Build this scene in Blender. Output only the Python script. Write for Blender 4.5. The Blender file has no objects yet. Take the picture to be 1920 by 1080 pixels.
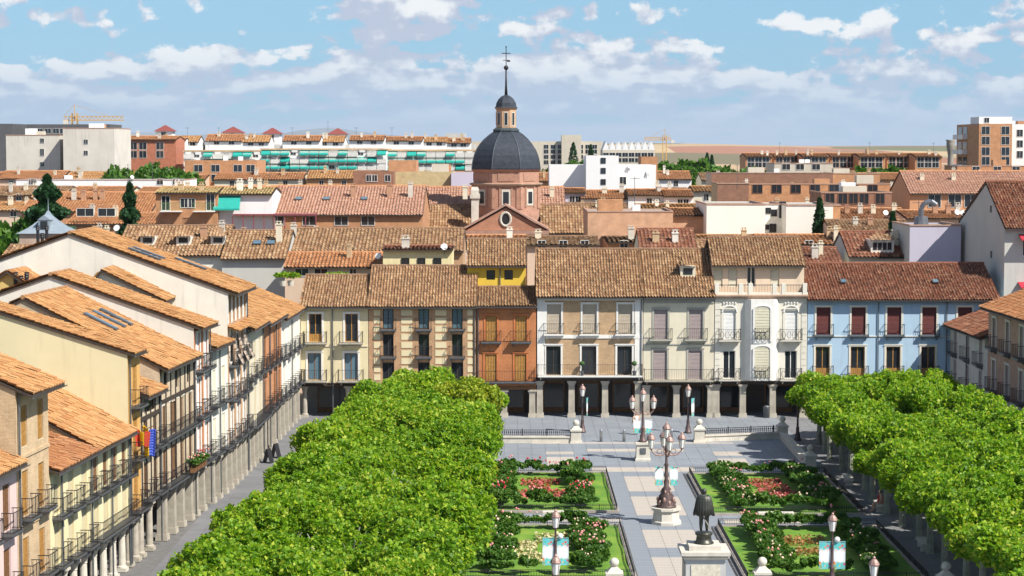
import bpy, math, random
import numpy as np
from mathutils import Vector, Matrix
random.seed(11)
rng = np.random.default_rng(5)
R = math.radians
scene = bpy.context.scene
C = scene.collection
# ---------------------------------------------------------------- camera
FPX, CAMH = 3900.0, 23.0                       # focal length in photo pixels (1920 wide), eye height
PITCH = math.atan(265 / FPX)
cam = bpy.data.cameras.new('camera'); cam.sensor_width = 36; cam.lens = FPX / 1920 * 36
cam.clip_start = 1; cam.clip_end = 90000
camo = bpy.data.objects.new('camera', cam); C.objects.link(camo)
camo.location = (0, 0, CAMH); camo.rotation_euler = (math.pi / 2 - PITCH, 0, 0)
scene.camera = camo
# ---------------------------------------------------------------- sun, sky
SUN_EL, SUN_AZ = R(47), math.atan2(0.80, -0.60)     # azimuth from +Y towards +X
sun = bpy.data.lights.new('sun', 'SUN'); sun.energy = 4.9; sun.angle = R(0.53); sun.color = (1.0, 0.95, 0.87)
suno = bpy.data.objects.new('sun', sun); C.objects.link(suno)
sd = Vector((math.sin(SUN_AZ) * math.cos(SUN_EL), math.cos(SUN_AZ) * math.cos(SUN_EL), math.sin(SUN_EL)))
suno.rotation_euler = sd.to_track_quat('Z', 'Y').to_euler()
suno.location = sd * 300
scene.view_settings.view_transform = 'Standard'; scene.view_settings.look = 'None'
scene.view_settings.exposure = 0.62; scene.view_settings.gamma = 1.0
world = bpy.data.worlds.new('World'); scene.world = world; world.use_nodes = True

class NT:
    """tiny node-tree helper"""
    def __init__(s, tree): s.t = tree; tree.nodes.clear()
    def n(s, typ, **kw):
        nd = s.t.nodes.new(typ)
        for k, v in kw.items():
            if k.startswith('i_'):
                k = k[2:]; key = int(k) if k.isdigit() else k.replace('_', ' ')
                nd.inputs[key].default_value = v
            else: setattr(nd, k, v)
        return nd
    def l(s, a, b): s.t.links.new(a, b)
    def math(s, op, a, b=None, c=None):
        nd = s.n('ShaderNodeMath', operation=op)
        for i, x in enumerate((a, b, c)):
            if x is None: continue
            if isinstance(x, (int, float)): nd.inputs[i].default_value = x
            else: s.l(x, nd.inputs[i])
        return nd.outputs[0]
    def mix(s, fac, a, b, mode='MIX'):
        nd = s.n('ShaderNodeMix', data_type='RGBA', blend_type=mode)
        for i, x in ((0, fac), (6, a), (7, b)):
            if isinstance(x, (int, float)): nd.inputs[i].default_value = x
            elif isinstance(x, tuple): nd.inputs[i].default_value = x if len(x) == 4 else x + (1,)
            else: s.l(x, nd.inputs[i])
        return nd.outputs[2]
    def ramp(s, fac, stops):
        nd = s.n('ShaderNodeValToRGB'); e = nd.color_ramp.elements
        while len(e) < len(stops): e.new(0.5)
        for el, (p, c) in zip(e, stops):
            el.position = p; el.color = c + (1,) if len(c) == 3 else c
        s.l(fac, nd.inputs[0]); return nd.outputs[0]
    def smooth(s, x, lo, hi, a=0.0, b=1.0):
        nd = s.n('ShaderNodeMapRange', interpolation_type='SMOOTHSTEP', clamp=True)
        s.l(x, nd.inputs[0])
        for i, v in ((1, lo), (2, hi), (3, a), (4, b)):
            if isinstance(v, (int, float)): nd.inputs[i].default_value = v
            else: s.l(v, nd.inputs[i])
        return nd.outputs[0]

def build_world():
    w = NT(world.node_tree)
    tc = w.n('ShaderNodeTexCoord'); sep = w.n('ShaderNodeSeparateXYZ'); w.l(tc.outputs['Generated'], sep.inputs[0])
    x, y, z = sep.outputs
    sky = w.n('ShaderNodeTexSky', sky_type='NISHITA', sun_disc=False, sun_elevation=SUN_EL, sun_rotation=SUN_AZ,
              altitude=600, air_density=1.0, dust_density=0.4, ozone_density=2.0)
    zc = w.math('MAXIMUM', z, 0.0)
    zz = w.math('ADD', zc, 0.045)
    r = w.math('SQRT', w.math('ADD', w.math('MULTIPLY', x, x), w.math('MULTIPLY', y, y)))
    az = w.math('ARCTAN2', x, y)
    u = w.math('MULTIPLY', az, 10.5)
    v = w.math('LOGARITHM', zz, math.e)
    def noise(us, vs, dv, scale, detail, rough, w_=0.0):
        cb = w.n('ShaderNodeCombineXYZ')
        w.l(w.math('MULTIPLY', u, us), cb.inputs[0]); w.l(w.math('MULTIPLY', w.math('ADD', v, dv), vs), cb.inputs[1]); cb.inputs[2].default_value = w_
        nz = w.n('ShaderNodeTexNoise', i_Scale=scale, i_Detail=detail, i_Roughness=rough)
        w.l(cb.outputs[0], nz.inputs['Vector']); return nz.outputs['Fac']
    def dens(dv):
        a = noise(0.75, 3.0, dv, 1.5, 3.0, 0.5, 3.3)
        b = noise(1.9, 2.6, dv, 3.6, 7.0, 0.55, 1.7)
        return w.math('ADD', w.math('MULTIPLY', a, 0.62), w.math('MULTIPLY', b, 0.38))
    d0, d1 = dens(0.0), dens(0.10)
    low = w.smooth(z, 0.012, 0.075)                      # more cloud towards the horizon, as in a real cumulus field
    thr = w.math('ADD', 0.405, w.math('MULTIPLY', low, 0.115))
    cov = w.smooth(w.math('SUBTRACT', d0, thr), 0.0, 0.045)
    lit = w.smooth(w.math('SUBTRACT', d0, d1), -0.03, 0.10)
    ccol = w.mix(lit, (0.35, 0.38, 0.47), (0.64, 0.64, 0.64))
    hz = w.smooth(z, 0.0, 0.055)
    ccol = w.mix(hz, (0.27, 0.38, 0.51), ccol)
    skyc = w.mix(1.0, sky.outputs[0], (0.09, 0.09, 0.09), 'MULTIPLY')
    skyc = w.mix(w.smooth(z, 0.0, 0.3, 0.75, 0.0), skyc, (0.095, 0.295, 0.49))
    col = w.mix(w.math('MULTIPLY', cov, 0.88), skyc, ccol)
    bg = w.n('ShaderNodeBackground', i_Strength=1.0); w.l(col, bg.inputs[0])
    out = w.n('ShaderNodeOutputWorld'); w.l(bg.outputs[0], out.inputs[0])
build_world()

# ---------------------------------------------------------------- picture -> place
def ray(px, py):
    a, b = (px - 960) / FPX, (540 - py) / FPX
    cp, sp = math.cos(PITCH), math.sin(PITCH)
    return Vector((a, cp + b * sp, -sp + b * cp))
def at(px, py, Y):
    d = ray(px, py); t = Y / d.y
    return Vector((d.x * t, Y, CAMH + d.z * t))
def gp(px, py, z=0.0):
    d = ray(px, py); t = (z - CAMH) / d.z
    return Vector((d.x * t, d.y * t, z))

# ---------------------------------------------------------------- objects
def tag(o, label=None, cat=None, group=None, kind=None):
    if label: o['label'] = label
    if cat: o['category'] = cat
    if group: o['group'] = group
    if kind: o['kind'] = kind
    return o
def link(o, parent=None):
    C.objects.link(o)
    if parent is not None: o.parent = parent
    return o
def empty(name, loc=(0, 0, 0), rz=0.0):
    o = bpy.data.objects.new(name, None); o.empty_display_size = 0.3
    o.location = loc; o.rotation_euler = (0, 0, rz); return link(o)
def inst(name, mesh, parent=None, loc=(0, 0, 0), rz=0.0, sc=None, rot=None):
    o = bpy.data.objects.new(name, mesh); o.location = loc
    o.rotation_euler = rot if rot else (0, 0, rz)
    if sc: o.scale = sc if isinstance(sc, tuple) else (sc, sc, sc)
    return link(o, parent)
def copy_tree(o, parent=None):
    c = o.copy(); link(c, parent)
    if parent is not None: c.matrix_parent_inverse = o.matrix_parent_inverse.copy()
    for ch in list(o.children): copy_tree(ch, c)
    return c

class MB:
    def __init__(s): s.v = []; s.f = []; s.m = []; s.cur = 0
    def add(s, vs, fs):
        k = len(s.v); s.v.extend([tuple(p) for p in vs])
        for q in fs: s.f.append(tuple(i + k for i in q)); s.m.append(s.cur)
        return s
    def quad(s, a, b, c, d): return s.add([a, b, c, d], [(0, 1, 2, 3)])
    def poly(s, pts): return s.add(pts, [tuple(range(len(pts)))])
    def box(s, x0, x1, y0, y1, z0, z1):
        return s.add([(x0, y0, z0), (x1, y0, z0), (x1, y1, z0), (x0, y1, z0), (x0, y0, z1), (x1, y0, z1), (x1, y1, z1), (x0, y1, z1)],
                     [(0, 3, 2, 1), (4, 5, 6, 7), (0, 1, 5, 4), (1, 2, 6, 5), (2, 3, 7, 6), (3, 0, 4, 7)])
    def frustum(s, cx, cy, z0, z1, w0, d0, w1, d1):
        a = [(cx + sx * w0 / 2, cy + sy * d0 / 2, z0) for sx, sy in ((-1, -1), (1, -1), (1, 1), (-1, 1))]
        b = [(cx + sx * w1 / 2, cy + sy * d1 / 2, z1) for sx, sy in ((-1, -1), (1, -1), (1, 1), (-1, 1))]
        return s.add(a + b, [(0, 3, 2, 1), (4, 5, 6, 7), (0, 1, 5, 4), (1, 2, 6, 5), (2, 3, 7, 6), (3, 0, 4, 7)])
    def prism(s, poly, z0, z1):
        n = len(poly)
        return s.add([(x, y, z0) for x, y in poly] + [(x, y, z1) for x, y in poly],
                     [tuple(range(n - 1, -1, -1)), tuple(range(n, 2 * n))] + [(i, (i + 1) % n, n + (i + 1) % n, n + i) for i in range(n)])
    def tube(s, p, q, r0, r1=None, n=6):
        r1 = r0 if r1 is None else r1
        p, q = Vector(p), Vector(q); d = (q - p).normalized()
        a = d.orthogonal().normalized(); b = d.cross(a)
        k = [(math.cos(2 * math.pi * i / n), math.sin(2 * math.pi * i / n)) for i in range(n)]
        vs = [p + (a * c + b * t) * r0 for c, t in k] + [q + (a * c + b * t) * r1 for c, t in k]
        return s.add(vs, [(i, (i + 1) % n, n + (i + 1) % n, n + i) for i in range(n)] + [tuple(range(n - 1, -1, -1)), tuple(range(n, 2 * n))])
    def path(s, pts, r, n=6):
        for a, b in zip(pts[:-1], pts[1:]): s.tube(a, b, r, r, n)
        return s
    def lathe(s, prof, c=(0, 0, 0), n=12, rot=0.0):
        vs = []; fs = []
        for r, z in prof:
            for i in range(n):
                a = 2 * math.pi * i / n + rot; vs.append((c[0] + r * math.cos(a), c[1] + r * math.sin(a), c[2] + z))
        for j in range(len(prof) - 1):
            for i in range(n): fs.append((j * n + i, j * n + (i + 1) % n, (j + 1) * n + (i + 1) % n, (j + 1) * n + i))
        fs.append(tuple(range(n - 1, -1, -1))); k = (len(prof) - 1) * n; fs.append(tuple(range(k, k + n)))
        return s.add(vs, fs)
    def ball(s, c, r, n=8, m=6, sc=(1, 1, 1)):
        return s.lathe([(max(0.001, r * math.sin(math.pi * j / m)) * sc[0], -r * math.cos(math.pi * j / m) * sc[2]) for j in range(m + 1)], c, n)
    def mesh(s, name, mats, smooth=False):
        me = bpy.data.meshes.new(name); me.from_pydata(s.v, [], s.f)
        for m in (mats if isinstance(mats, (list, tuple)) else [mats]): me.materials.append(m)
        if any(s.m): me.polygons.foreach_set('material_index', s.m)
        if smooth: me.polygons.foreach_set('use_smooth', [True] * len(s.f))
        me.update(); return me
    def build(s, name, mats, parent=None, smooth=False, loc=(0, 0, 0), rz=0.0):
        return inst(name, s.mesh(name, mats, smooth), parent, loc, rz)

def np_mesh(name, V, Q, mat, uv=None, smooth=False):
    me = bpy.data.meshes.new(name); nq = len(Q)
    me.vertices.add(len(V)); me.vertices.foreach_set('co', np.asarray(V, np.float32).ravel())
    me.loops.add(nq * 4); me.loops.foreach_set('vertex_index', np.asarray(Q, np.int32).ravel())
    me.polygons.add(nq); me.polygons.foreach_set('loop_start', np.arange(0, nq * 4, 4, dtype=np.int32))
    me.polygons.foreach_set('loop_total', np.full(nq, 4, np.int32))
    if smooth: me.polygons.foreach_set('use_smooth', np.ones(nq, bool))
    if uv is not None:
        l = me.uv_layers.new(name='uv'); l.data.foreach_set('uv', np.asarray(uv, np.float32).ravel())
    me.materials.append(mat); me.update(calc_edges=True); me.validate(); return me

# ---------------------------------------------------------------- materials
MATS = {}
def principled(name):
    m = bpy.data.materials.new(name); m.use_nodes = True
    t = NT(m.node_tree); b = t.n('ShaderNodeBsdfPrincipled'); o = t.n('ShaderNodeOutputMaterial'); t.l(b.outputs[0], o.inputs[0])
    return m, t, b
def solid(name, col, rough=0.8, var=0.18, scale=1.2, bump=0.15, metal=0.0, grime=0.25, fine=25.0, spec=0.3):
    """plain surface: base colour with two sizes of uneven tone, stains running down and fine relief"""
    if name in MATS: return MATS[name]
    m, t, b = principled(name)
    tc = t.n('ShaderNodeTexCoord')
    n1 = t.n('ShaderNodeTexNoise', i_Scale=scale, i_Detail=5.0, i_Roughness=0.6); t.l(tc.outputs['Object'], n1.inputs['Vector'])
    n2 = t.n('ShaderNodeTexNoise', i_Scale=fine, i_Detail=3.0); t.l(tc.outputs['Object'], n2.inputs['Vector'])
    mp = t.n('ShaderNodeMapping'); mp.inputs['Scale'].default_value = (2.2, 2.2, 0.22); t.l(tc.outputs['Object'], mp.inputs[0])
    n3 = t.n('ShaderNodeTexNoise', i_Scale=1.0, i_Detail=4.0); t.l(mp.outputs[0], n3.inputs['Vector'])
    f = t.math('ADD', t.math('MULTIPLY', n1.outputs['Fac'], 0.65), t.math('MULTIPLY', n2.outputs['Fac'], 0.35))
    lo = tuple(max(0, c * (1 - var * 1.6)) for c in col); hi = tuple(min(1, c * (1 + var)) for c in col)
    c = t.ramp(f, [(0.3, lo), (0.7, hi)])
    if grime:
        g = t.smooth(n3.outputs['Fac'], 0.52, 0.75, 0.0, grime)
        c = t.mix(g, c, tuple(x * 0.5 + 0.01 for x in col))
    t.l(c, b.inputs['Base Color'])
    b.inputs['Roughness'].default_value = rough; b.inputs['Metallic'].default_value = metal
    b.inputs['Specular IOR Level'].default_value = spec
    if bump:
        bp = t.n('ShaderNodeBump', i_Strength=bump, i_Distance=0.03); t.l(f, bp.inputs['Height']); t.l(bp.outputs[0], b.inputs['Normal'])
    MATS[name] = m; return m
def brick(name, c1, c2, mortar=(0.42, 0.38, 0.33), bw=0.26, bh=0.065, off=0.5, var=0.3):
    if name in MATS: return MATS[name]
    m, t, b = principled(name)
    tc = t.n('ShaderNodeTexCoord'); sp = t.n('ShaderNodeSeparateXYZ'); t.l(tc.outputs['Object'], sp.inputs[0])
    cb = t.n('ShaderNodeCombineXYZ'); t.l(t.math('ADD', sp.outputs[0], sp.outputs[1]), cb.inputs[0]); t.l(sp.outputs[2], cb.inputs[1])
    bt = t.n('ShaderNodeTexBrick', offset=off, i_Scale=1.0); t.l(cb.outputs[0], bt.inputs['Vector'])
    bt.inputs['Color1'].default_value = c1 + (1,); bt.inputs['Color2'].default_value = c2 + (1,); bt.inputs['Mortar'].default_value = mortar + (1,)
    bt.inputs['Mortar Size'].default_value = 0.008; bt.inputs['Brick Width'].default_value = bw; bt.inputs['Row Height'].default_value = bh
    n1 = t.n('ShaderNodeTexNoise', i_Scale=1.1, i_Detail=5.0); t.l(tc.outputs['Object'], n1.inputs['Vector'])
    n2 = t.n('ShaderNodeTexNoise', i_Scale=9.0, i_Detail=2.0); t.l(tc.outputs['Object'], n2.inputs['Vector'])
    f = t.math('ADD', t.math('MULTIPLY', n1.outputs['Fac'], 0.6), t.math('MULTIPLY', n2.outputs['Fac'], 0.4))
    k = t.ramp(f, [(0.3, (1 - var,) * 3), (0.7, (1 + var * 0.5,) * 3)])
    t.l(t.mix(1.0, bt.outputs['Color'], k, 'MULTIPLY'), b.inputs['Base Color']); b.inputs['Roughness'].default_value = 0.9
    bp = t.n('ShaderNodeBump', i_Strength=0.4, i_Distance=0.01); t.l(t.math('SUBTRACT', 1.0, bt.outputs['Fac']), bp.inputs['Height']); t.l(bp.outputs[0], b.inputs['Normal'])
    MATS[name] = m; return m
def tile_mat(name, cols, stain=0.35, stain_col=(0.10, 0.085, 0.06)):
    """roof tiles: the mesh carries (column, course) as uv, so every tile gets its own tone"""
    if name in MATS: return MATS[name]
    m, t, b = principled(name)
    uv = t.n('ShaderNodeUVMap'); vf = t.n('ShaderNodeVectorMath', operation='FLOOR'); t.l(uv.outputs[0], vf.inputs[0])
    wn = t.n('ShaderNodeTexWhiteNoise', noise_dimensions='2D'); t.l(vf.outputs[0], wn.inputs['Vector'])
    c = t.ramp(wn.outputs['Value'], [(i / (len(cols) - 1), x) for i, x in enumerate(cols)])
    tc = t.n('ShaderNodeTexCoord')
    n1 = t.n('ShaderNodeTexNoise', i_Scale=0.55, i_Detail=5.0, i_Roughness=0.65); t.l(tc.outputs['Object'], n1.inputs['Vector'])
    n2 = t.n('ShaderNodeTexNoise', i_Scale=14.0, i_Detail=3.0); t.l(tc.outputs['Object'], n2.inputs['Vector'])
    f = t.math('ADD', t.math('MULTIPLY', n1.outputs['Fac'], 0.6), t.math('MULTIPLY', n2.outputs['Fac'], 0.4))
    c = t.mix(t.smooth(f, 0.47, 0.68, 0.0, stain), c, stain_col)
    c = t.mix(t.smooth(n2.outputs['Fac'], 0.62, 0.75, 0.0, 0.35), c, (0.50, 0.44, 0.33))
    t.l(c, b.inputs['Base Color']); b.inputs['Roughness'].default_value = 0.9; b.inputs['Specular IOR Level'].default_value = 0.2
    MATS[name] = m; return m
def glass_mat(name, col=(0.02, 0.025, 0.03), rough=0.08):
    if name in MATS: return MATS[name]
    m, t, b = principled(name); b.inputs['Base Color'].default_value = col + (1,); b.inputs['Roughness'].default_value = rough
    b.inputs['Specular IOR Level'].default_value = 0.6
    MATS[name] = m; return m
def leaf_mat(name, stops, trans=0.35):
    if name in MATS: return MATS[name]
    m = bpy.data.materials.new(name); m.use_nodes = True; t = NT(m.node_tree)
    uv = t.n('ShaderNodeUVMap'); sp = t.n('ShaderNodeSeparateXYZ'); t.l(uv.outputs[0], sp.inputs[0])
    oi = t.n('ShaderNodeObjectInfo')
    f = t.math('ADD', t.math('MULTIPLY', sp.outputs[0], 0.85), t.math('MULTIPLY', oi.outputs['Random'], 0.15))
    c = t.ramp(f, stops)
    d = t.n('ShaderNodeBsdfPrincipled'); t.l(c, d.inputs['Base Color']); d.inputs['Roughness'].default_value = 0.5; d.inputs['Specular IOR Level'].default_value = 0.25
    tr = t.n('ShaderNodeBsdfTranslucent'); t.l(t.mix(1.0, c, (1.25, 1.35, 0.6), 'MULTIPLY'), tr.inputs[0])
    mx = t.n('ShaderNodeMixShader', i_0=trans); t.l(d.outputs[0], mx.inputs[1]); t.l(tr.outputs[0], mx.inputs[2])
    o = t.n('ShaderNodeOutputMaterial'); t.l(mx.outputs[0], o.inputs[0]); MATS[name] = m; return m

M_TAN = tile_mat('tile_tan', [(0.159, 0.088, 0.046), (0.333, 0.2, 0.105), (0.261, 0.141, 0.071), (0.412, 0.273, 0.153), (0.237, 0.119, 0.06), (0.356, 0.222, 0.119)], 0.4)
M_ORANGE = tile_mat('tile_orange', [(0.39, 0.19, 0.074), (0.467, 0.248, 0.103), (0.353, 0.167, 0.066), (0.5, 0.299, 0.135), (0.415, 0.218, 0.088)], 0.15, (0.30, 0.17, 0.08))
M_RED = tile_mat('tile_red_brown', [(0.16, 0.06, 0.035), (0.27, 0.11, 0.06), (0.21, 0.08, 0.045), (0.34, 0.18, 0.11), (0.14, 0.055, 0.035)], 0.35, (0.07, 0.045, 0.035))
M_CLAY = tile_mat('tile_clay', [(0.332, 0.143, 0.062), (0.398, 0.187, 0.081), (0.289, 0.12, 0.053), (0.42, 0.223, 0.111)], 0.12, (0.25, 0.12, 0.06))
M_PINK = tile_mat('tile_pink', [(0.392, 0.21, 0.142), (0.44, 0.25, 0.174), (0.361, 0.186, 0.125), (0.456, 0.274, 0.19)], 0.1, (0.36, 0.19, 0.13))
M_YEL = tile_mat('tile_yellow', [(0.375, 0.27, 0.112), (0.435, 0.323, 0.15), (0.338, 0.232, 0.098)], 0.2, (0.30, 0.22, 0.1))
IRON = solid('iron_black', (0.035, 0.035, 0.04), 0.5, 0.2, 3, 0.05, 0.3, 0)
ZINC = solid('zinc_gutter', (0.16, 0.17, 0.18), 0.45, 0.2, 2, 0.05, 0.5, 0.1)
GLASS = glass_mat('window_glass'); GLASSB = glass_mat('window_glass_blue', (0.10, 0.17, 0.22), 0.1)
WHITE = solid('white_paint', (0.74, 0.72, 0.67), 0.7, 0.06, 1.5, 0.1, 0, 0.15)
WOOD = solid('wood_brown', (0.20, 0.10, 0.045), 0.6, 0.25, 4, 0.1, 0, 0.1)
WOODY = solid('wood_honey', (0.42, 0.22, 0.06), 0.55, 0.25, 4, 0.1, 0, 0.1)
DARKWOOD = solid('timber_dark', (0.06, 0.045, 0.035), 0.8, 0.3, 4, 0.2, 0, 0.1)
STONE = solid('pillar_stone', (0.42, 0.38, 0.31), 0.9, 0.22, 1.6, 0.3, 0, 0.4)
STONEL = solid('pale_stone', (0.58, 0.54, 0.46), 0.9, 0.15, 1.6, 0.25, 0, 0.3)
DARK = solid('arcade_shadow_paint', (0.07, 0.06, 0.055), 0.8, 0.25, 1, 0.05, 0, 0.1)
def shade(name, col): return solid(name, col, 0.75, 0.08, 3, 0.1, 0, 0.1)
BEIGE = shade('blind_beige', (0.45, 0.38, 0.29)); MAROON = shade('blind_maroon', (0.13, 0.035, 0.03)); CREAMB = shade('blind_cream', (0.62, 0.58, 0.44))
GREYB = shade('blind_grey', (0.33, 0.27, 0.26)); YELB = shade('blind_yellow', (0.52, 0.45, 0.28)); WHITEB = shade('blind_white', (0.72, 0.71, 0.68))

# ---------------------------------------------------------------- roof tiles
def tile_grid(P0, U, V, W, H, hl=0.0, hr=0.0, pitch=0.25, course=0.42, seg=5, amp=0.065, lift=0.05):
    """barrel tiles on a slope. P0 eave-left corner, U along the eave, V up the slope, W x H; hl / hr: how far the hips cut in at the top"""
    U, V = Vector(U).normalized(), Vector(V).normalized(); N = U.cross(V).normalized()
    nc, nr = max(2, int(round(W / pitch))), max(1, int(round(H / course)))
    pu, pv = W / nc, H / nr
    vs, qs, uvs = [], [], []
    prof = [(k / seg, amp * math.cos(2 * math.pi * k / seg)) for k in range(seg + 1)]
    sag = rng.normal(0, 1, 6)
    for i in range(nc):
        uc = (i + 0.5) * pu; top = 1.0
        if hl > 0: top = min(top, uc / hl)
        if hr > 0: top = min(top, (W - uc) / hr)
        for j in range(nr):
            f0, f1 = j / nr, (j + 1) / nr
            if f0 >= top: break
            f1 = min(f1, top)
            du, dl, dt = rng.normal(0, 0.008), rng.normal(0, 0.010), rng.normal(0, 0.012)
            wob = 0.03 * math.sin(uc * 0.9 + sag[0]) * math.sin(f0 * 3 + sag[1])
            b = len(vs)
            for (fv, hh) in ((f0, lift), (f1, 0.0)):
                for (a, h) in prof:
                    p = P0 + U * ((i + a) * pu + du + (dt if hh else 0)) + V * (fv * H - (0.03 if hh else 0)) + N * (h + hh + dl + wob)
                    vs.append(p)
            for k in range(seg):
                qs.append((b + k, b + k + 1, b + seg + 2 + k, b + seg + 1 + k))
                uvs += [(i + 0.3, j + 0.3)] * 4
    return vs, qs, uvs
def tile_part(grids, mat, parent, name='roof_tiles'):
    V, Q, T = [], [], []
    for vs, qs, uv in grids:
        k = len(V); V += [tuple(p) for p in vs]; Q += [tuple(i + k for i in q) for q in qs]; T += uv
    o = inst(name, np_mesh(name, V, Q, mat, T, True), parent); o['kind'] = 'stuff'; return o
# ---------------------------------------------------------------- house kit (local frame: x along the facade, y into the house, z up)
CACHE = {}
def window_meshes(w, h, style, pm, fm, sm):
    key = (round(w, 2), round(h, 2), style, pm.name if pm else '', fm.name, sm.name if sm else '')
    if key in CACHE: return CACHE[key]
    r = {}
    f = MB()                                          # frame set back in the opening
    y0, y1, t = 0.13, 0.19, 0.07
    f.box(-w/2, -w/2 + t, y0, y1, 0, h); f.box(w/2 - t, w/2, y0, y1, 0, h); f.box(-w/2 + t, w/2 - t, y0, y1, h - t, h); f.box(-w/2 + t, w/2 - t, y0, y1, 0, t)
    if style in ('glass', 'door'):
        f.box(-0.035, 0.035, y0, y1, t, h - t)
        if style == 'door': f.box(-w/2 + t, -0.035, y0 + 0.01, y1 - 0.01, t, h * 0.28); f.box(0.035, w/2 - t, y0 + 0.01, y1 - 0.01, t, h * 0.28)
    r['window'] = f.mesh('window', fm)
    p = MB()
    if style in ('glass', 'door'):
        p.box(-w/2 + 0.02, w/2 - 0.02, 0.16, 0.165, 0.02, h - 0.02); r['pane'] = p.mesh('pane', pm or GLASS)
    elif style == 'blind':                            # rolled-down slatted blind
        n = max(6, int(h / 0.11)); g = h * 0.0
        for i in range(n):
            z0 = g + (h - g) * i / n; z1 = g + (h - g) * (i + 1) / n
            p.add([(-w/2 + 0.03, 0.075, z0), (w/2 - 0.03, 0.075, z0), (w/2 - 0.03, 0.105, z1), (-w/2 + 0.03, 0.105, z1)], [(0, 1, 2, 3)])
            p.add([(-w/2 + 0.03, 0.105, z1), (w/2 - 0.03, 0.105, z1), (w/2 - 0.03, 0.075, z1), (-w/2 + 0.03, 0.075, z1)], [(0, 1, 2, 3)])
        r['blind'] = p.mesh('blind', pm)
    elif style == 'leaf':                             # folding wooden leaves with raised panels
        n = 4
        for i in range(n):
            x0 = -w/2 + 0.03 + (w - 0.06) * i / n; x1 = -w/2 + 0.03 + (w - 0.06) * (i + 1) / n - 0.015
            p.box(x0, x1, 0.07, 0.11, 0.03, h - 0.03)
            for a, b_ in ((0.06, 0.3), (0.36, 0.62), (0.68, 0.94)): p.box(x0 + 0.05, x1 - 0.05, 0.05, 0.07, h * a, h * b_)
        r['shutter'] = p.mesh('shutter', pm)
    if sm:
        s = MB(); e = 0.16
        s.box(-w/2 - e, -w/2, -0.05, 0.02, -0.02, h + e); s.box(w/2, w/2 + e, -0.05, 0.02, -0.02, h + e); s.box(-w/2, w/2, -0.05, 0.02, h, h + e)
        s.box(-w/2 - e - 0.05, w/2 + e + 0.05, -0.09, -0.052, h + e - 0.06, h + e + 0.03)
        r['surround'] = s.mesh('surround', sm)
    CACHE[key] = r; return r
def add_window(root, x, z, w, h, style='glass', pm=None, fm=None, sm=None):
    r = window_meshes(w, h, style, pm, fm or WOOD, sm)
    o = inst('window', r['window'], root, (x, 0, z))
    for k in r:
        if k != 'window': inst(k, r[k], o)
    return o
def balcony_meshes(w, proj, h, slabm, ornate=False):
    key = ('balc', round(w, 2), proj, h, slabm.name, ornate)
    if key in CACHE: return CACHE[key]
    s = MB(); s.box(-w/2, w/2, -proj, -0.003, -0.10, 0.0); s.box(-w/2 + 0.06, w/2 - 0.06, -proj + 0.06, -0.003, -0.17, -0.10)
    for x in (-w/2 + 0.2, w/2 - 0.28): s.add([(x, -0.003, -0.45), (x + 0.08, -0.003, -0.45), (x + 0.08, -0.003, -0.17), (x, -0.003, -0.17), (x, -proj * 0.8, -0.17), (x + 0.08, -proj * 0.8, -0.17)],
                                             [(0, 3, 4), (1, 5, 2), (0, 4, 5, 1)])
    g = MB(); b = 0.0075
    xs = np.linspace(-w/2 + 0.03, w/2 - 0.03, max(4, int(w / 0.145)))
    for x in xs: g.box(x - b, x + b, -proj + 0.02, -proj + 0.02 + 2 * b, 0, h)
    for y in np.linspace(-proj + 0.14, -0.08, max(2, int(proj / 0.14))):
        for x in (-w/2 + 0.03, w/2 - 0.03): g.box(x - b, x + b, y - b, y + b, 0, h)
    for z in (0.07, h):
        g.box(-w/2 + 0.01, w/2 - 0.01, -proj + 0.005, -proj + 0.05, z - 0.013, z + 0.013)
        for x in (-w/2 + 0.03, w/2 - 0.03): g.box(x - 0.02, x + 0.02, -proj + 0.05, -0.003, z - 0.018, z + 0.018)
    if ornate:
        for x in np.linspace(-w/2 + 0.25, w/2 - 0.25, max(2, int(w / 0.38))):
            for k in range(10):
                a0, a1 = 2 * math.pi * k / 10, 2 * math.pi * (k + 1) / 10
                g.tube((x + 0.17 * math.cos(a0), -proj + 0.03, h / 2 + 0.28 * math.sin(a0)), (x + 0.17 * math.cos(a1), -proj + 0.03, h / 2 + 0.28 * math.sin(a1)), 0.022, None, 4)
    CACHE[key] = (s.mesh('balcony', slabm), g.mesh('railing', IRON)); return CACHE[key]
def add_balcony(root, x, z, w, proj=0.6, h=0.95, slabm=None, ornate=False):
    a, b = balcony_meshes(w, proj, h, slabm or ZINC, ornate)
    o = inst('balcony', a, root, (x, 0, z)); inst('railing', b, o); return o
def pillar_mesh(kind, h, mat):
    key = ('pillar', kind, round(h, 2), mat.name)
    if key in CACHE: return CACHE[key]
    m = MB()
    if kind == 'sq':
        m.frustum(0, 0, 0, 0.35, 0.72, 0.72, 0.66, 0.66); m.frustum(0, 0, 0.35, h - 0.4, 0.54, 0.54, 0.5, 0.5)
        m.frustum(0, 0, h - 0.4, h - 0.15, 0.5, 0.5, 0.68, 0.66); m.box(-0.38, 0.38, -0.36, 0.36, h - 0.15, h)
    else:
        m.frustum(0, 0, 0, 0.2, 0.62, 0.62, 0.6, 0.6)
        m.lathe([(0.28, 0.2), (0.29, 0.26), (0.22, 0.34), (0.215, 0.8), (0.19, h - 0.5), (0.22, h - 0.46), (0.2, h - 0.42), (0.27, h - 0.2), (0.3, h - 0.14)], (0, 0, 0), 14)
        m.box(-0.32, 0.32, -0.32, 0.32, h - 0.14, h)
    CACHE[key] = m.mesh('column', mat); return CACHE[key]
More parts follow.
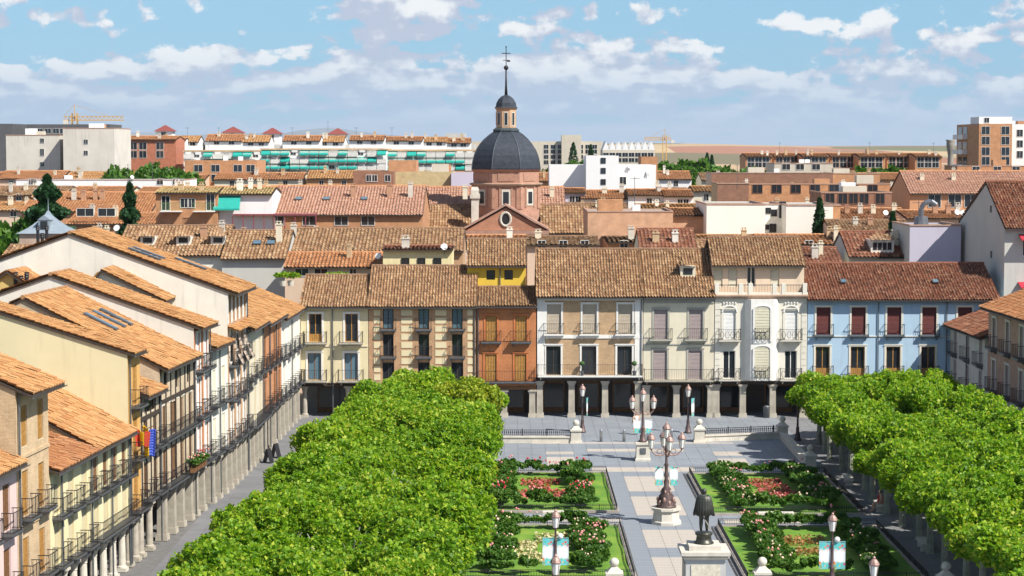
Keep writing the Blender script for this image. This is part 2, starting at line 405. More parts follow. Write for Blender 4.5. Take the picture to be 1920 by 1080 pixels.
def wall_cells(mb, W, z0, z1, holes, y=0.0, reveal=0.2, x0=0.0):
    xs = sorted({x0, W} | {a for h in holes for a in (h[0], h[1])}); zs = sorted({z0, z1} | {a for h in holes for a in (h[2], h[3])})
    for a, b in zip(xs[:-1], xs[1:]):
        for c, d in zip(zs[:-1], zs[1:]):
            mx, mz = (a + b) / 2, (c + d) / 2
            if any(h[0] < mx < h[1] and h[2] < mz < h[3] for h in holes): continue
            mb.quad((a, y, c), (b, y, c), (b, y, d), (a, y, d))
    for a, b, c, d in holes:
        yy = y + reveal
        mb.quad((a, y, c), (a, y, d), (a, yy, d), (a, yy, c)); mb.quad((b, y, c), (b, yy, c), (b, yy, d), (b, y, d))
        mb.quad((a, y, d), (b, y, d), (b, yy, d), (a, yy, d)); mb.quad((a, y, c), (a, yy, c), (b, yy, c), (b, y, c))
        mb.quad((a, yy, c), (a, yy, d), (b, yy, d), (b, yy, c))

def gable_roof(root, W, Dp, eave, ridge_y, ridge_z, tmat, oh=0.5, side=0.08, back_eave=None, pitch=0.25, seg=5, course=0.42, soffit=None, ridge=True, left_cut=0.0, gutter=True):
    """two tiled slopes with the ridge along x, on a solid deck, with ridge caps and a gutter"""
    be = eave if back_eave is None else back_eave
    s = (ridge_z - eave) / ridge_y; L = math.hypot(1, s)
    a = Vector((-side, -oh, eave - oh * s)); Wt = W + 2 * side
    Vf = Vector((0, 1, s)); Hf = (ridge_y + oh) * L
    grids = [tile_grid(a + Vector((0, 0, 0.10)), (1, 0, 0), Vf, Wt, Hf, 0, 0, pitch, course, seg)]
    s2 = (ridge_z - be) / (Dp - ridge_y); L2 = math.hypot(1, s2)
    grids.append(tile_grid(Vector((W + side, Dp + 0.3, be - 0.3 * s2 + 0.10)), (-1, 0, 0), Vector((0, -1, s2)), Wt, (Dp - ridge_y + 0.3) * L2, 0, 0, pitch * 2, course * 2, 4))
    d = MB(); t = 0.09
    x0, x1 = -side, W + side
    pr = [(-oh, eave - oh * s), (ridge_y, ridge_z), (Dp + 0.3, be - 0.3 * s2)]
    top = [(y, z + 0.03) for y, z in pr]; bot = [(y, z - t) for y, z in pr]
    for (p, q), (p2, q2) in (((top[0], top[1]), (bot[0], bot[1])), ((top[1], top[2]), (bot[1], bot[2]))):
        d.quad((x0, p[0], p[1]), (x1, p[0], p[1]), (x1, q[0], q[1]), (x0, q[0], q[1]))
        d.quad((x0, p2[0], p2[1]), (x0, q2[0], q2[1]), (x1, q2[0], q2[1]), (x1, p2[0], p2[1]))
        for x in (x0, x1): d.quad((x, p[0], p[1]), (x, q[0], q[1]), (x, q2[0], q2[1]), (x, p2[0], p2[1]))
    d.quad((x0, bot[0][0], bot[0][1]), (x1, bot[0][0], bot[0][1]), (x1, top[0][0], top[0][1]), (x0, top[0][0], top[0][1]))
    ro = d.build('roof', soffit or DARKWOOD, root)
    tile_part(grids, tmat, ro)
    if ridge:
        c = MB(); n = max(2, int(Wt / 0.45))
        for i in range(n):
            xa = x0 + Wt * i / n; c.tube((xa, ridge_y, ridge_z + 0.10), (xa + Wt / n + 0.04, ridge_y, ridge_z + 0.10 + random.uniform(-.01, .02)), 0.14, 0.115, 7)
        c.build('ridge_tiles', solid('ridge_clay_' + tmat.name, {'tile_tan': (0.25, 0.15, 0.09), 'tile_orange': (0.38, 0.20, 0.09), 'tile_red_brown': (0.24, 0.10, 0.06)}.get(tmat.name, (0.5, 0.25, 0.12)), 0.9, 0.3, 3, 0.2), ro)
    if gutter:
        g = MB(); z = eave - oh * s - 0.02
        pts = [(0.085 * math.cos(a), 0.085 * math.sin(a)) for a in np.linspace(math.pi, 2 * math.pi, 6)]
        for (p, q) in zip(pts[:-1], pts[1:]):
            g.quad((x0, -oh - 0.06 + p[0], z + p[1]), (x1, -oh - 0.06 + p[0], z + p[1]), (x1, -oh - 0.06 + q[0], z + q[1]), (x0, -oh - 0.06 + q[0], z + q[1]))
        g.build('gutter', ZINC, ro)
    return ro

def house(name, label, loc, rz, W, Dp, eave, ridge_y, ridge_z, wall, tiles, arcade=0.0, floors=(), cols=(), colkind='sq', colmat=None,
          side=None, oh=0.5, cat='house', pipes=(), beam=None, back_eave=None, roof=True, shop=None, group=None, seg=5, timber=None, bands=()):
    root = empty(name, loc, rz); tag(root, label, cat, group)
    ad = 3.4; e = 0.012
    holes = []
    for fl in floors:
        for x in fl['xs']: holes.append((x - fl['w']/2, x + fl['w']/2, fl['z'], fl['z'] + fl['h']))
    mb = MB(); wall_cells(mb, W - e, arcade, eave, holes, 0.0, 0.2, e)
    mb.build('wall', wall, root)
    sb = MB()
    for x in (e, W - e):
        b_e = eave if back_eave is None else back_eave
        pts = [(x, ad, 0), (x, Dp, 0), (x, Dp, b_e), (x, ridge_y, ridge_z), (x, 0.004, eave), (x, 0.004, arcade), (x, ad, arcade)] if arcade else \
              [(x, 0.004, 0), (x, Dp, 0), (x, Dp, b_e), (x, ridge_y, ridge_z), (x, 0.004, eave)]
        sb.poly(pts if x > W/2 else pts[::-1])
    b_e = eave if back_eave is None else back_eave
    sb.quad((e, Dp, 0), (e, Dp, b_e), (W - e, Dp, b_e), (W - e, Dp, 0))
    sb.build('side_wall', side or wall, root)
    if arcade:
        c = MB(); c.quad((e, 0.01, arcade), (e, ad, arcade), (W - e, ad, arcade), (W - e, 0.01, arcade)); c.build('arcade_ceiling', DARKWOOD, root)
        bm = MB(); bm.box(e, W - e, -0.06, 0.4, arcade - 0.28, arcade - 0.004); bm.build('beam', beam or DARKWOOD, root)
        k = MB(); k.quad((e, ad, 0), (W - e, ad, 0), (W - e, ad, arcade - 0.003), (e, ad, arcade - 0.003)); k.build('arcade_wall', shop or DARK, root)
        n = max(1, int(W / 2.9)); ww = W / n * 0.62
        dm = MB(); dm.box(-ww/2, ww/2, ad - 0.07, ad - 0.004, 0, arcade * 0.8); dmm = dm.mesh('shop_front', WOOD)
        gm = MB(); gm.box(-ww/2 + 0.12, ww/2 - 0.12, ad - 0.10, ad - 0.074, 0.45, arcade * 0.74); gmm = gm.mesh('pane', GLASS)
        for i in range(n):
            o = inst('shop_front', dmm, root, (W * (i + 0.5) / n, 0, 0)); inst('pane', gmm, o)
        pm = pillar_mesh(colkind, arcade - 0.28, colmat or STONE)
        for x in cols: inst('column', pm, root, (x, 0.2, 0))
    for fl in floors:
        for i, x in enumerate(fl['xs']):
            st = fl.get('styles', [fl.get('style', 'glass')])[i % len(fl.get('styles', [1]))]
            add_window(root, x, fl['z'], fl['w'], fl['h'], st, fl.get('pm') if st != 'glass' else fl.get('gm'), fl.get('fm'), fl.get('sm'))
            if fl.get('balc') == 'single': add_balcony(root, x, fl['z'] - 0.03, fl['w'] + fl.get('bx', 0.5), fl.get('bp', 0.55), 0.95, fl.get('bm'), fl.get('ornate', False))
        if fl.get('balc') == 'long': add_balcony(root, W/2, fl['z'] - 0.03, W - 0.15, fl.get('bp', 0.7), 0.95, fl.get('bm'), fl.get('ornate', False))
    for (z, h, mt) in bands:
        b = MB(); b.box(0.02, W - 0.02, -0.07, -0.004, z, z + h); b.build('band', mt, root)
    for x in pipes:
        p = MB(); p.tube((x, -0.10, 0.2), (x, -0.10, eave - 0.35), 0.05, None, 7); p.tube((x, -0.10, eave - 0.35), (x, -oh, eave - 0.12), 0.05, None, 7)
        p.build('drainpipe', ZINC, root)
    if roof: gable_roof(root, W, Dp, eave, ridge_y, ridge_z, tiles, oh, back_eave=back_eave, seg=seg)
    return root
def chimney(root, x, y, z, h, w=0.5, mat=None, name='chimney'):
    m = MB(); m.box(x - w/2, x + w/2, y - w/2, y + w/2, z, z + h); m.box(x - w/2 - 0.06, x + w/2 + 0.06, y - w/2 - 0.06, y + w/2 + 0.06, z + h, z + h + 0.1)
    for s in (-1, 1): m.box(x + s * w * 0.3 - 0.06, x + s * w * 0.3 + 0.06, y - 0.1, y + 0.1, z + h + 0.1, z + h + 0.3)
    m.box(x - w/2, x + w/2, y - 0.15, y + 0.15, z + h + 0.3, z + h + 0.36)
    return m.build(name, mat or STONEL, root)
def skylight(root, x, y, z, s, w=0.7, l=0.9, name='skylight'):
    m = MB(); n = Vector((0, -s, 1)).normalized(); v = Vector((0, 1, s)).normalized(); c = Vector((x, y, z)) + n * 0.2
    U = Vector((1, 0, 0))
    m.cur = 0
    for (a0, a1, b0, b1, h) in ((-w/2, w/2, -l/2, l/2, 0.0),):
        lo = [c + U * a + v * b_ for a, b_ in ((a0, b0), (a1, b0), (a1, b1), (a0, b1))]; hi = [p + n * 0.09 for p in lo]
        m.add(lo + hi, [(0, 3, 2, 1), (4, 5, 6, 7), (0, 1, 5, 4), (1, 2, 6, 5), (2, 3, 7, 6), (3, 0, 4, 7)])
    o = m.build(name, ZINC, root)
    g = MB(); q = [c + n * 0.10 + U * a + v * b_ for a, b_ in ((-w/2 + .07, -l/2 + .07), (w/2 - .07, -l/2 + .07), (w/2 - .07, l/2 - .07), (-w/2 + .07, l/2 - .07))]
    g.quad(*q); g.build('pane', GLASSB, o); return o
def even(W, n, m=None):
    m = W / n / 2 if m is None else m
    return list(np.linspace(m, W - m, n)) if n > 1 else [W / 2]
# ================================================================= the setting: ground, paving
def build_ground():
    m, t, b = principled('fields_and_town_ground')
    tc = t.n('ShaderNodeTexCoord')
    mp = t.n('ShaderNodeMapping'); mp.inputs['Scale'].default_value = (0.0030, 0.0011, 0.0); t.l(tc.outputs['Object'], mp.inputs[0])
    vo = t.n('ShaderNodeTexVoronoi', i_Scale=1.0); t.l(mp.outputs[0], vo.inputs['Vector'])
    wn = t.n('ShaderNodeSeparateColor'); t.l(vo.outputs['Color'], wn.inputs[0])
    c = t.ramp(wn.outputs[0], [(0.0, (0.42, 0.30, 0.16)), (0.25, (0.30, 0.12, 0.07)), (0.45, (0.50, 0.40, 0.22)), (0.62, (0.23, 0.10, 0.07)), (0.78, (0.12, 0.14, 0.06)), (1.0, (0.46, 0.36, 0.20))])
    nz = t.n('ShaderNodeTexNoise', i_Scale=0.004, i_Detail=6.0); t.l(tc.outputs['Object'], nz.inputs['Vector'])
    c = t.mix(t.smooth(nz.outputs['Fac'], 0.5, 0.7, 0, 0.5), c, (0.13, 0.13, 0.06))
    sp = t.n('ShaderNodeSeparateXYZ'); t.l(tc.outputs['Object'], sp.inputs[0])
    c = t.mix(t.smooth(sp.outputs[1], 700.0, 1100.0), (0.16, 0.14, 0.12), c)
    t.l(c, b.inputs['Base Color']); b.inputs['Roughness'].default_value = 0.95
    xs = np.concatenate([np.linspace(-14000, -1500, 14), np.linspace(-1300, 1300, 40), np.linspace(1500, 14000, 14)])
    ys = np.concatenate([np.linspace(-400, 900, 8), np.linspace(1000, 7000, 50), np.linspace(7600, 34000, 22)])
    V = []
    for y in ys:
        for x in xs:
            z = -0.05
            if y > 1200:
                s = min(1, max(0, (y - 1800) / 3600)); s = s * s * (3 - 2 * s)
                r = min(1, max(0, (x / max(y, 1) + 0.0) / 0.05)); z = -0.05 + s * (8 + r * (17 + 5 * math.sin(x * 0.0021 + 1.0) + 3 * math.sin(x * 0.006)))
            if y > 9000: z = z * max(0, 1 - (y - 9000) / 5000)
            V.append((x, y, z))
    nx = len(xs); Q = [(j * nx + i, j * nx + i + 1, (j + 1) * nx + i + 1, (j + 1) * nx + i) for j in range(len(ys) - 1) for i in range(nx - 1)]
    o = inst('terrain', np_mesh('terrain', V, Q, m, None, True)); tag(o, kind='structure')
    # far mountain range
    mm = solid('mountain_rock', (0.16, 0.19, 0.20), 0.95, 0.25, 0.0006, 0.0, 0, 0, 0.004)
    V = []; n = 90
    for j, (yy, k) in enumerate(((25000, 0.0), (28000, 1.0), (32000, 0.2))):
        for i in range(n):
            x = -13000 + 21000 * i / (n - 1)
            h = 175 + 60 * math.sin(x * 0.0009 + 4.4) + 40 * math.sin(x * 0.0021) + 22 * math.sin(x * 0.0051 + 2) + 8 * math.sin(x * .013)
            h *= max(0.0, min(1, (2500 - x) / 4500))
            V.append((x, yy + 500 * math.sin(x * 0.002), -0.6 + k * (h + 0.6)))
    Q = [(j * n + i, j * n + i + 1, (j + 1) * n + i + 1, (j + 1) * n + i) for j in range(2) for i in range(n - 1)]
    tag(inst('mountains', np_mesh('mountains', V, Q, mm, None, True)), kind='structure')
build_ground()

AX = 9.55                                             # the square's axis
BEDS = [(-2.8, 6.5, 130.0, 145.4), (12.6, 21.8, 129.0, 145.0), (-2.8, 6.4, 109.6, 125.0), (12.6, 21.9, 109.0, 124.6)]
PALE = [(8.0, 11.0, 138.0, 144.4), (8.0, 11.0, 128.8, 135.6), (8.0, 11.0, 118.0, 124.2), (8.0, 11.0, 106, 115.6), (6.0, 13.2, 146.6, 148.4),
        (6.0, 13.0, 156.0, 157.8), (2.4, 4.6, 149.4, 153.0), (2.4, 4.6, 154.4, 156.4), (15.0, 17.4, 149.4, 152.6), (15.0, 17.4, 154.2, 156.2), (-2.8, 6.5, 126.4, 128.0), (13.5, 18.5, 126.0, 127.4), (2, 17, 160.2, 161.2)]
def build_paving():
    base = MB(); base.quad((-60, 60, -0.03), (70, 60, -0.03), (70, 190, -0.03), (-60, 190, -0.03))
    g = base.build('plaza_paving', solid('joint_mortar', (0.16, 0.155, 0.15), 0.95, 0.2, 2, 0.1)); tag(g, kind='structure')
    sl = solid('slab_slate', (0.225, 0.245, 0.27), 0.75, 0.16, 0.35, 0.12, 0, 0.15, 12); pa = solid('slab_pale', (0.43, 0.385, 0.33), 0.8, 0.14, 0.5, 0.12, 0, 0.2, 12)
    sm = solid('slab_street', (0.19, 0.19, 0.195), 0.8, 0.2, 0.35, 0.12, 0, 0.2, 12)
    sw, sh = 1.05, 0.7
    G = {0: MB(), 1: MB(), 2: MB()}; ind = []
    j = 0; y = 84.0
    while y < 179.5:
        x = -19.5
        while x < 37.5:
            cx, cy = x + sw/2, y + sh/2
            if not any(a - .35 < cx < b + .35 and c - .35 < cy < d + .35 for a, b, c, d in BEDS):
                k = 1 if any(a < cx < b and c < cy < d for a, b, c, d in PALE) else (2 if (cx < -4.5 or cx > 22.5) else 0)
                z = random.uniform(-0.003, 0.003)
                if 6.5 < cx < 12.7 and 110.5 < cy < 146 and len(ind) < 300: ind.append((cx, cy, z, k))
                else: G[k].box(x + .008, x + sw - .008, y + .008, y + sh - .008, -0.028, z)
            x += sw
        y += sh; j += 1
    tag(G[0].build('slabs', sl, g), kind='stuff'); tag(G[1].build('slabs', pa, g), kind='stuff'); tag(G[2].build('slabs', sm, g), kind='stuff')
    one = [MB().box(-sw/2 + .008, sw/2 - .008, -sh/2 + .008, sh/2 - .008, -0.028, 0).mesh('slab', q) for q in (sl, pa)]
    for cx, cy, z, k in ind: inst('slab', one[min(k, 1)], g, (cx, cy, z))
build_paving()

# ================================================================= houses on the far side of the square (facade line at depth 176)
FY = 176.0
def fx(px): return (px - 960) / FPX * FY * (1 + 0.0)
CREAM = solid('stucco_cream', (0.66, 0.57, 0.36), 0.9, 0.07, 0.8, 0.1, 0, 0.22)
CREAM2 = solid('stucco_pale', (0.66, 0.60, 0.46), 0.9, 0.07, 0.8, 0.1, 0, 0.25)
OCHREB = brick('brick_ochre', (0.42, 0.22, 0.10), (0.50, 0.28, 0.14), (0.50, 0.40, 0.28))
ORANGEB = brick('brick_orange', (0.46, 0.16, 0.055), (0.52, 0.20, 0.07), (0.42, 0.20, 0.10))
BROWNB = brick('brick_brown', (0.42, 0.25, 0.12), (0.52, 0.34, 0.18), (0.52, 0.42, 0.30))
BLUE = solid('stucco_blue', (0.40, 0.54, 0.66), 0.9, 0.06, 0.7, 0.1, 0, 0.25)
IVORY = solid('stucco_ivory', (0.70, 0.66, 0.56), 0.9, 0.06, 0.8, 0.1, 0, 0.2)
GREYT = solid('trim_grey', (0.38, 0.37, 0.32), 0.85, 0.1, 1, 0.1)
def U(px, x0): return (px - x0) / 22.16
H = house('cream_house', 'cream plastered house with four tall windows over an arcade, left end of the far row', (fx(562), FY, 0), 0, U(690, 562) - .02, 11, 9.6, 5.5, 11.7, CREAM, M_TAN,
      arcade=2.95, cols=[0.3, 4.0], colkind='round', pipes=[U(622.5, 562)], shop=solid('shop_wall_grey', (0.25, 0.24, 0.22)),
      floors=[dict(z=6.45, h=2.4, w=1.1, xs=[U(590, 562), U(658, 562)], styles=['door', 'glass'], fm=WOODY, sm=WHITE, balc='single', bx=0.9, bp=0.8, bm=STONE),
              dict(z=3.2, h=2.3, w=1.15, xs=[U(588, 562), U(657, 562)], style='glass', gm=GLASSB, sm=WHITE, balc='single', bx=1.0, bp=0.8, bm=STONE)], bands=[(6.05, 0.08, CREAM2)])
H = house('chequered_house', 'brick house with rows of cream stucco panels and three window bays behind the trees', (fx(690), FY, 0), 0, U(893, 690) - .02, 11.5, 9.65, 5.8, 12.5, OCHREB, M_TAN,
      arcade=2.8, cols=[0.3, 3.2, 6.1, 8.8], floors=[dict(z=7.55, h=1.75, w=0.9, xs=[U(p, 690) for p in (727, 794, 857)], style='glass', gm=GLASSB, fm=DARKWOOD, balc='single', bp=.5),
              dict(z=5.2, h=1.9, w=0.9, xs=[U(p, 690) for p in (727, 794, 857)], style='glass', fm=DARKWOOD, balc='single', bp=.5),
              dict(z=3.0, h=1.7, w=1.0, xs=[U(p, 690) for p in (727, 794, 857)], style='glass', fm=DARKWOOD)], pipes=[9.0])
pmesh = {}
for (px, w) in ((706, 0.55), (762, 0.95), (826, 0.95), (881, 0.45)):
    for r_ in range(9):
        z = 8.95 - r_ * 0.69
        if w not in pmesh: pmesh[w] = MB().box(-w/2, w/2, -0.035, 0.0 - 0.003, -0.25, 0.25).mesh('panel', CREAM)
        inst('panel', pmesh[w], H, (U(px, 690), 0, z))
for k, (px, zz) in enumerate(((794, 5.2), (857, 5.2))):
    pot = MB(); pot.lathe([(0.09, 0), (0.13, 0.22)], (0, 0, 0), 8)
H = house('orange_brick_house', 'narrow orange brick house with honey coloured wooden shutters between chequered and white framed houses', (fx(893), FY, 0), 0, U(1006, 893) - .02, 9, 9.6, 4.4, 10.75, ORANGEB, M_TAN,
      arcade=2.65, cols=[2.35, 4.75], floors=[dict(z=6.5, h=2.15, w=0.95, xs=[U(921, 893), U(977, 893)], style='leaf', pm=WOODY, fm=WOOD, sm=solid('trim_orange', (0.5, 0.17, 0.06)), balc='single', bx=.8),
              dict(z=3.1, h=2.3, w=0.98, xs=[U(920, 893), U(976, 893)], style='leaf', pm=WOODY, fm=WOOD, sm=solid('trim_orange', (0.5, 0.17, 0.06)), balc='long', bp=.55)], pipes=[0.15], beam=WOOD)
H = house('white_framed_house', 'brick house with white corner bands, white window surrounds and beige blinds over a wide arcade', (fx(1007), FY, 0), 0, U(1207, 1007) - .02, 12, 10.55, 6.0, 13.95, BROWNB, M_TAN,
      arcade=3.4, cols=[0.25, 2.95, 5.8, 8.6], oh=.55, floors=[dict(z=7.15, h=2.5, w=1.2, xs=[U(p, 1007) for p in (1039, 1106, 1173)], style='blind', pm=BEIGE, fm=WHITE, sm=WHITE, balc='single', bx=.55, bp=.45, bm=WHITE),
              dict(z=3.65, h=2.45, w=1.25, xs=[U(p, 1007) for p in (1038, 1105, 1172)], style='glass', fm=DARKWOOD, sm=WHITE, balc='long', bm=WHITE)], bands=[(6.75, 0.3, WHITE), (9.98, 0.5, WHITE), (3.42, 0.16, WHITE)], pipes=[8.85])
for x in (0.02, 8.3):
    b = MB(); b.box(x, x + 0.66, -0.05, -0.004, 3.58, 9.98); b.build('corner_band', WHITE, H)
for x in (U(1104, 1007) - .55, U(1190, 1007)):
    p = MB(); p.lathe([(0.13, 0), (0.18, 0.4)], (x, -0.4, 3.62), 10); o = p.build('flower_pot', ZINC, H)
    q = MB(); q.tube((x, -.4, 4.0), (x, -.4, 4.5), .02); q.ball((x, -.4, 4.65), .22, 10, 8); q.build('topiary', solid('box_leaf', (0.05, 0.11, 0.03), .8, .4, 30), o)
H = house('pale_grey_house', 'pale plaster house with grey trim and mauve rolled blinds right of the white framed house', (fx(1207), FY, 0), 0, U(1341, 1207) - .02, 12, 10.55, 6.0, 13.95, CREAM2, M_TAN,
      arcade=3.05, cols=[0.3, 2.85, 5.75], oh=.55, floors=[dict(z=6.7, h=2.5, w=1.15, xs=[U(1240, 1207), U(1306, 1207)], style='blind', pm=GREYB, fm=GREYT, sm=GREYT, balc='single', bx=.8, bp=.5, bm=GREYT),
              dict(z=3.25, h=2.5, w=1.15, xs=[U(1239, 1207), U(1305, 1207)], style='blind', pm=GREYB, fm=GREYT, sm=GREYT, balc='long', bm=STONE)], bands=[(9.75, 0.75, GREYT), (6.2, .1, GREYT)])
b = MB(); b.box(0.4, 1.55, -0.6, 0.8, 0, 0.9)
dm = MB(); z0 = 12.0
dm.box(3.3, 4.6, 2.2, 4.2, 11.4, 12.75); dob = dm.build('dormer', CREAM2, H)
dm = MB(); dm.box(3.55, 4.35, 2.17, 2.196, 12.05, 12.6); dm.build('pane', GLASS, dob)
tile_part([tile_grid(Vector((3.1, 1.9, 12.85)), (1, 0, 0), (0, 1, .35), 1.7, 2.4, .8, .8)], M_TAN, dob)
# ornate white house with bay and terrace
W6 = U(1516, 1341) - .02
H = house('ornate_white_house', 'ornate white house with central bay window, scrolled iron balconies and roof terrace', (fx(1341), FY, 0), 0, W6, 12, 10.35, 6, 10.4, IVORY, M_TAN, arcade=3.1, roof=False,
      cols=[0.2, 2.45, 5.0, 7.6], floors=[dict(z=6.65, h=2.5, w=1.05, xs=[U(1369, 1341), U(1485, 1341)], style='blind', pm=WHITEB, fm=WHITE, sm=IVORY, balc='single', bx=.8, ornate=True, bm=STONEL),
              dict(z=3.3, h=2.4, w=1.05, xs=[U(1369, 1341), U(1485, 1341)], style='glass', fm=WHITE, balc='single', bx=.8, ornate=True, bm=STONEL)])
bx0, bx1 = U(1398, 1341), U(1461, 1341); bc = (bx0 + bx1) / 2
bay = MB()
poly = [(bx0, -0.004), (bx0 + .45, -0.62), (bx1 - .45, -0.62), (bx1, -0.004)]
for (p, q) in zip(poly[:-1], poly[1:]):
    bay.quad((p[0], p[1], 3.2), (q[0], q[1], 3.2), (q[0], q[1], 10.1), (p[0], p[1], 10.1))
bay.poly([(x, y, 3.2) for x, y in poly][::-1]); bay.poly([(x, y, 10.1) for x, y in poly])
bo = bay.build('bay', WHITE, H)
for z, h in ((6.75, 2.7), (3.45, 2.6)):
    s = MB(); n = 22; w = 0.62
    for i in range(n): s.box(bc - w, bc + w, -0.66 - (0.015 if i % 2 else 0), -0.624, z + h * i / n, z + h * (i + 1) / n)
    if z > 6: s.prism([(bc + w * math.cos(a), -0.66) for a in (0,)] + [(bc, -0.66)] + [(bc - w, -0.66)], z, z) if False else None
    s.build('blind', CREAMB, bo)
    arch = MB()
    for i in range(10):
        a0, a1 = math.pi * i / 10, math.pi * (i + 1) / 10
        arch.tube((bc + .68 * math.cos(a0), -.66, z + h - .15 + .3 * math.sin(a0)), (bc + .68 * math.cos(a1), -.66, z + h - .15 + .3 * math.sin(a1)), .08, None, 5)
    arch.box(bc - .8, bc - .64, -.72, -.625, z - .2, z + h - .1); arch.box(bc + .64, bc + .8, -.72, -.625, z - .2, z + h - .1)
    arch.build('surround', WHITE, bo)
    g, r_ = balcony_meshes(1.3, .3, .95, STONEL, True); o = inst('railing', r_, bo, (bc, -.62, z))
for px in (1369, 1485):
    arch = MB(); x = U(px, 1341)
    for i in range(10):
        a0, a1 = math.pi * i / 10, math.pi * (i + 1) / 10
        arch.tube((x + .62 * math.cos(a0), -.05, 9.0 + .55 * math.sin(a0)), (x + .62 * math.cos(a1), -.05, 9.0 + .55 * math.sin(a1)), .07, None, 5)
    for i in range(5): arch.ball((x - .5 + .25 * i, -.05, 9.75 + .05 * (i % 2)), .09, 6, 4)
    arch.build('arch_ornament', WHITE, H)
for i in range(13):
    for s in (0, 1):
        q = MB(); xa = 0.03 if s == 0 else W6 - .5; q.box(xa, xa + .46, -.035, -.004, 3.4 + i * .53, 3.4 + i * .53 + .48); q.build('quoin', IVORY, H)
c6 = MB(); c6.box(-.03, W6 + .03, -.35, 12, 10.36, 10.5); c6.box(0, W6, -.22, -.005, 10.15, 10.355); c6.build('cornice', solid('terracotta_ledge', (.52, .36, .26)), H)
pp = MB()
for px in (1345, 1390, 1408, 1453, 1470, 1510): pp.box(U(px, 1341) - .18, U(px, 1341) + .18, -.25, .1, 10.5, 11.45)
pp.box(0, W6, -.2, .05, 10.5, 10.68); pp.build('parapet', IVORY, H)
rl = MB()
for x in np.arange(.3, W6 - .2, .13): rl.box(x - .012, x + .012, -.09, -.066, 10.68, 11.3)
rl.box(.2, W6 - .2, -.10, -.055, 11.28, 11.33); rl.build('railing', IRON, H)
at6 = MB(); hs = [(U(p, 1341) - .5, U(p, 1341) + .5, 10.75, 12.55) for p in (1357, 1377, 1415, 1452)]
hs = [(U(p, 1341) - .38, U(p, 1341) + .38, 11.0, 12.7) for p in (1352, 1380, 1415, 1460)]
wall_cells(at6, W6, 10.5, 13.0, hs, 2.2, .2); at6.quad((0, 2.2, 10.5), (0, 2.2, 13), (0, 10, 13), (0, 10, 10.5)); at6.quad((W6, 2.2, 10.5), (W6, 10, 10.5), (W6, 10, 13), (W6, 2.2, 13))
ao = at6.build('attic_wall', solid('attic_peach', (.66, .54, .40), .9, .06), H)
for i, p in enumerate((1352, 1380, 1415, 1460)):
    r_ = window_meshes(.76, 1.7, 'glass' if i == 2 else 'blind', None if i == 2 else CREAMB, WHITE, None)
    o = inst('window', r_['window'], H, (U(p, 1341), 2.2, 11.0))
    for k in r_:
        if k != 'window': inst(k, r_[k], o)
sub = empty('attic_roof_frame', (0, 2.2, 0)); sub.parent = H
gable_roof(sub, W6, 9.0, 13.0, 4.0, 15.0, M_TAN, .45)
for o in list(sub.children):
    o.parent = H; o.location = (0, 2.2, 0)
bpy.data.objects.remove(sub)
# blue house
H = house('blue_house', 'long blue plastered house with maroon blinds, white surrounds and dark red tiled roof', (fx(1516), FY, 0), 0, 16.2, 12, 10.2, 6.2, 12.7, BLUE, M_RED, arcade=3.3,
      cols=[0.4, 3.4, 6.4, 9.4, 12.0], pipes=[U(1649, 1516), U(1782, 1516) - .2], oh=.5,
      floors=[dict(z=7.05, h=2.35, w=1.2, xs=[U(p, 1516) for p in (1546, 1612, 1679, 1745, 1812)], style='blind', pm=MAROON, fm=WOOD, sm=IVORY, balc='single', bx=.5, bp=.4, bm=ZINC),
              dict(z=3.5, h=2.55, w=1.2, xs=[U(p, 1516) for p in (1545, 1611, 1678, 1744)], style='door', fm=WOODY, sm=IVORY, balc='single', bx=.6, bp=.45, bm=ZINC)], bands=[(6.9, .07, IVORY), (3.32, .12, IVORY)])
for x in (3.4, 11.3): skylight(H, x, 2.5, 11.25, .4, .5, .6, 'roof_vent')
# yellow attic house standing behind the orange brick one
YEL = solid('stucco_yellow', (0.66, 0.46, 0.06), 0.9, 0.06, .8, .1, 0, .2)
a0, a1 = at(876, 520, 180.5), at(986, 520, 180.5)
H = house('yellow_attic_house', 'bright yellow attic storey with two small barred windows and tan tiles above orange brick house', (a0.x, 180.5, 0), 0, a1.x - a0.x, 8, 12.8, 4.2, 14.7, YEL, M_TAN,
      floors=[dict(z=11.45, h=.85, w=.75, xs=[2.05, 3.6], style='glass', fm=IRON)], pipes=[2.85], oh=.4)

# ================================================================= left row, facades facing right
LA, LB, LC = Vector((-20.9, 112.8, 0)), Vector((-18.8, 139.9, 0)), Vector((-18.0, 176.2, 0))
def lx(Y):
    if Y < LB.y: return LB.x + (Y - LB.y) * (LB.x - LA.x) / (LB.y - LA.y)
    return LB.x + (Y - LB.y) * (LC.x - LB.x) / (LC.y - LB.y)
def left_house(name, label, Ya, Yb, **kw):
    a, b_ = Vector((lx(Ya), Ya, 0)), Vector((lx(Yb), Yb, 0)); d = b_ - a
    return house(name, label, a, math.atan2(d.y, d.x), d.length - .02, **kw)
def fl(z, h, w, n, Wd, **kw): return dict(z=z, h=h, w=w, xs=even(Wd, n), **kw)
PINKP = solid('stucco_pink', (.66, .50, .46), .9, .06); YELP = solid('stucco_straw', (.72, .63, .38), .9, .07, .8, .1, 0, .2); WHT = solid('stucco_white', (.74, .71, .62), .9, .06, .7, .15, 0, .25)
BUFFB = brick('brick_buff', (.50, .33, .17), (.58, .41, .23), (.60, .50, .36)); TERRA = brick('brick_terracotta', (.50, .20, .08), (.56, .25, .11), (.50, .26, .14))
PARTY = solid('party_wall_yellow', (.74, .65, .40), .95, .06, .35, .15, 0, .22); PARTYW = solid('party_wall_white', (.76, .72, .62), .95, .09, .5, .3, 0, .3)
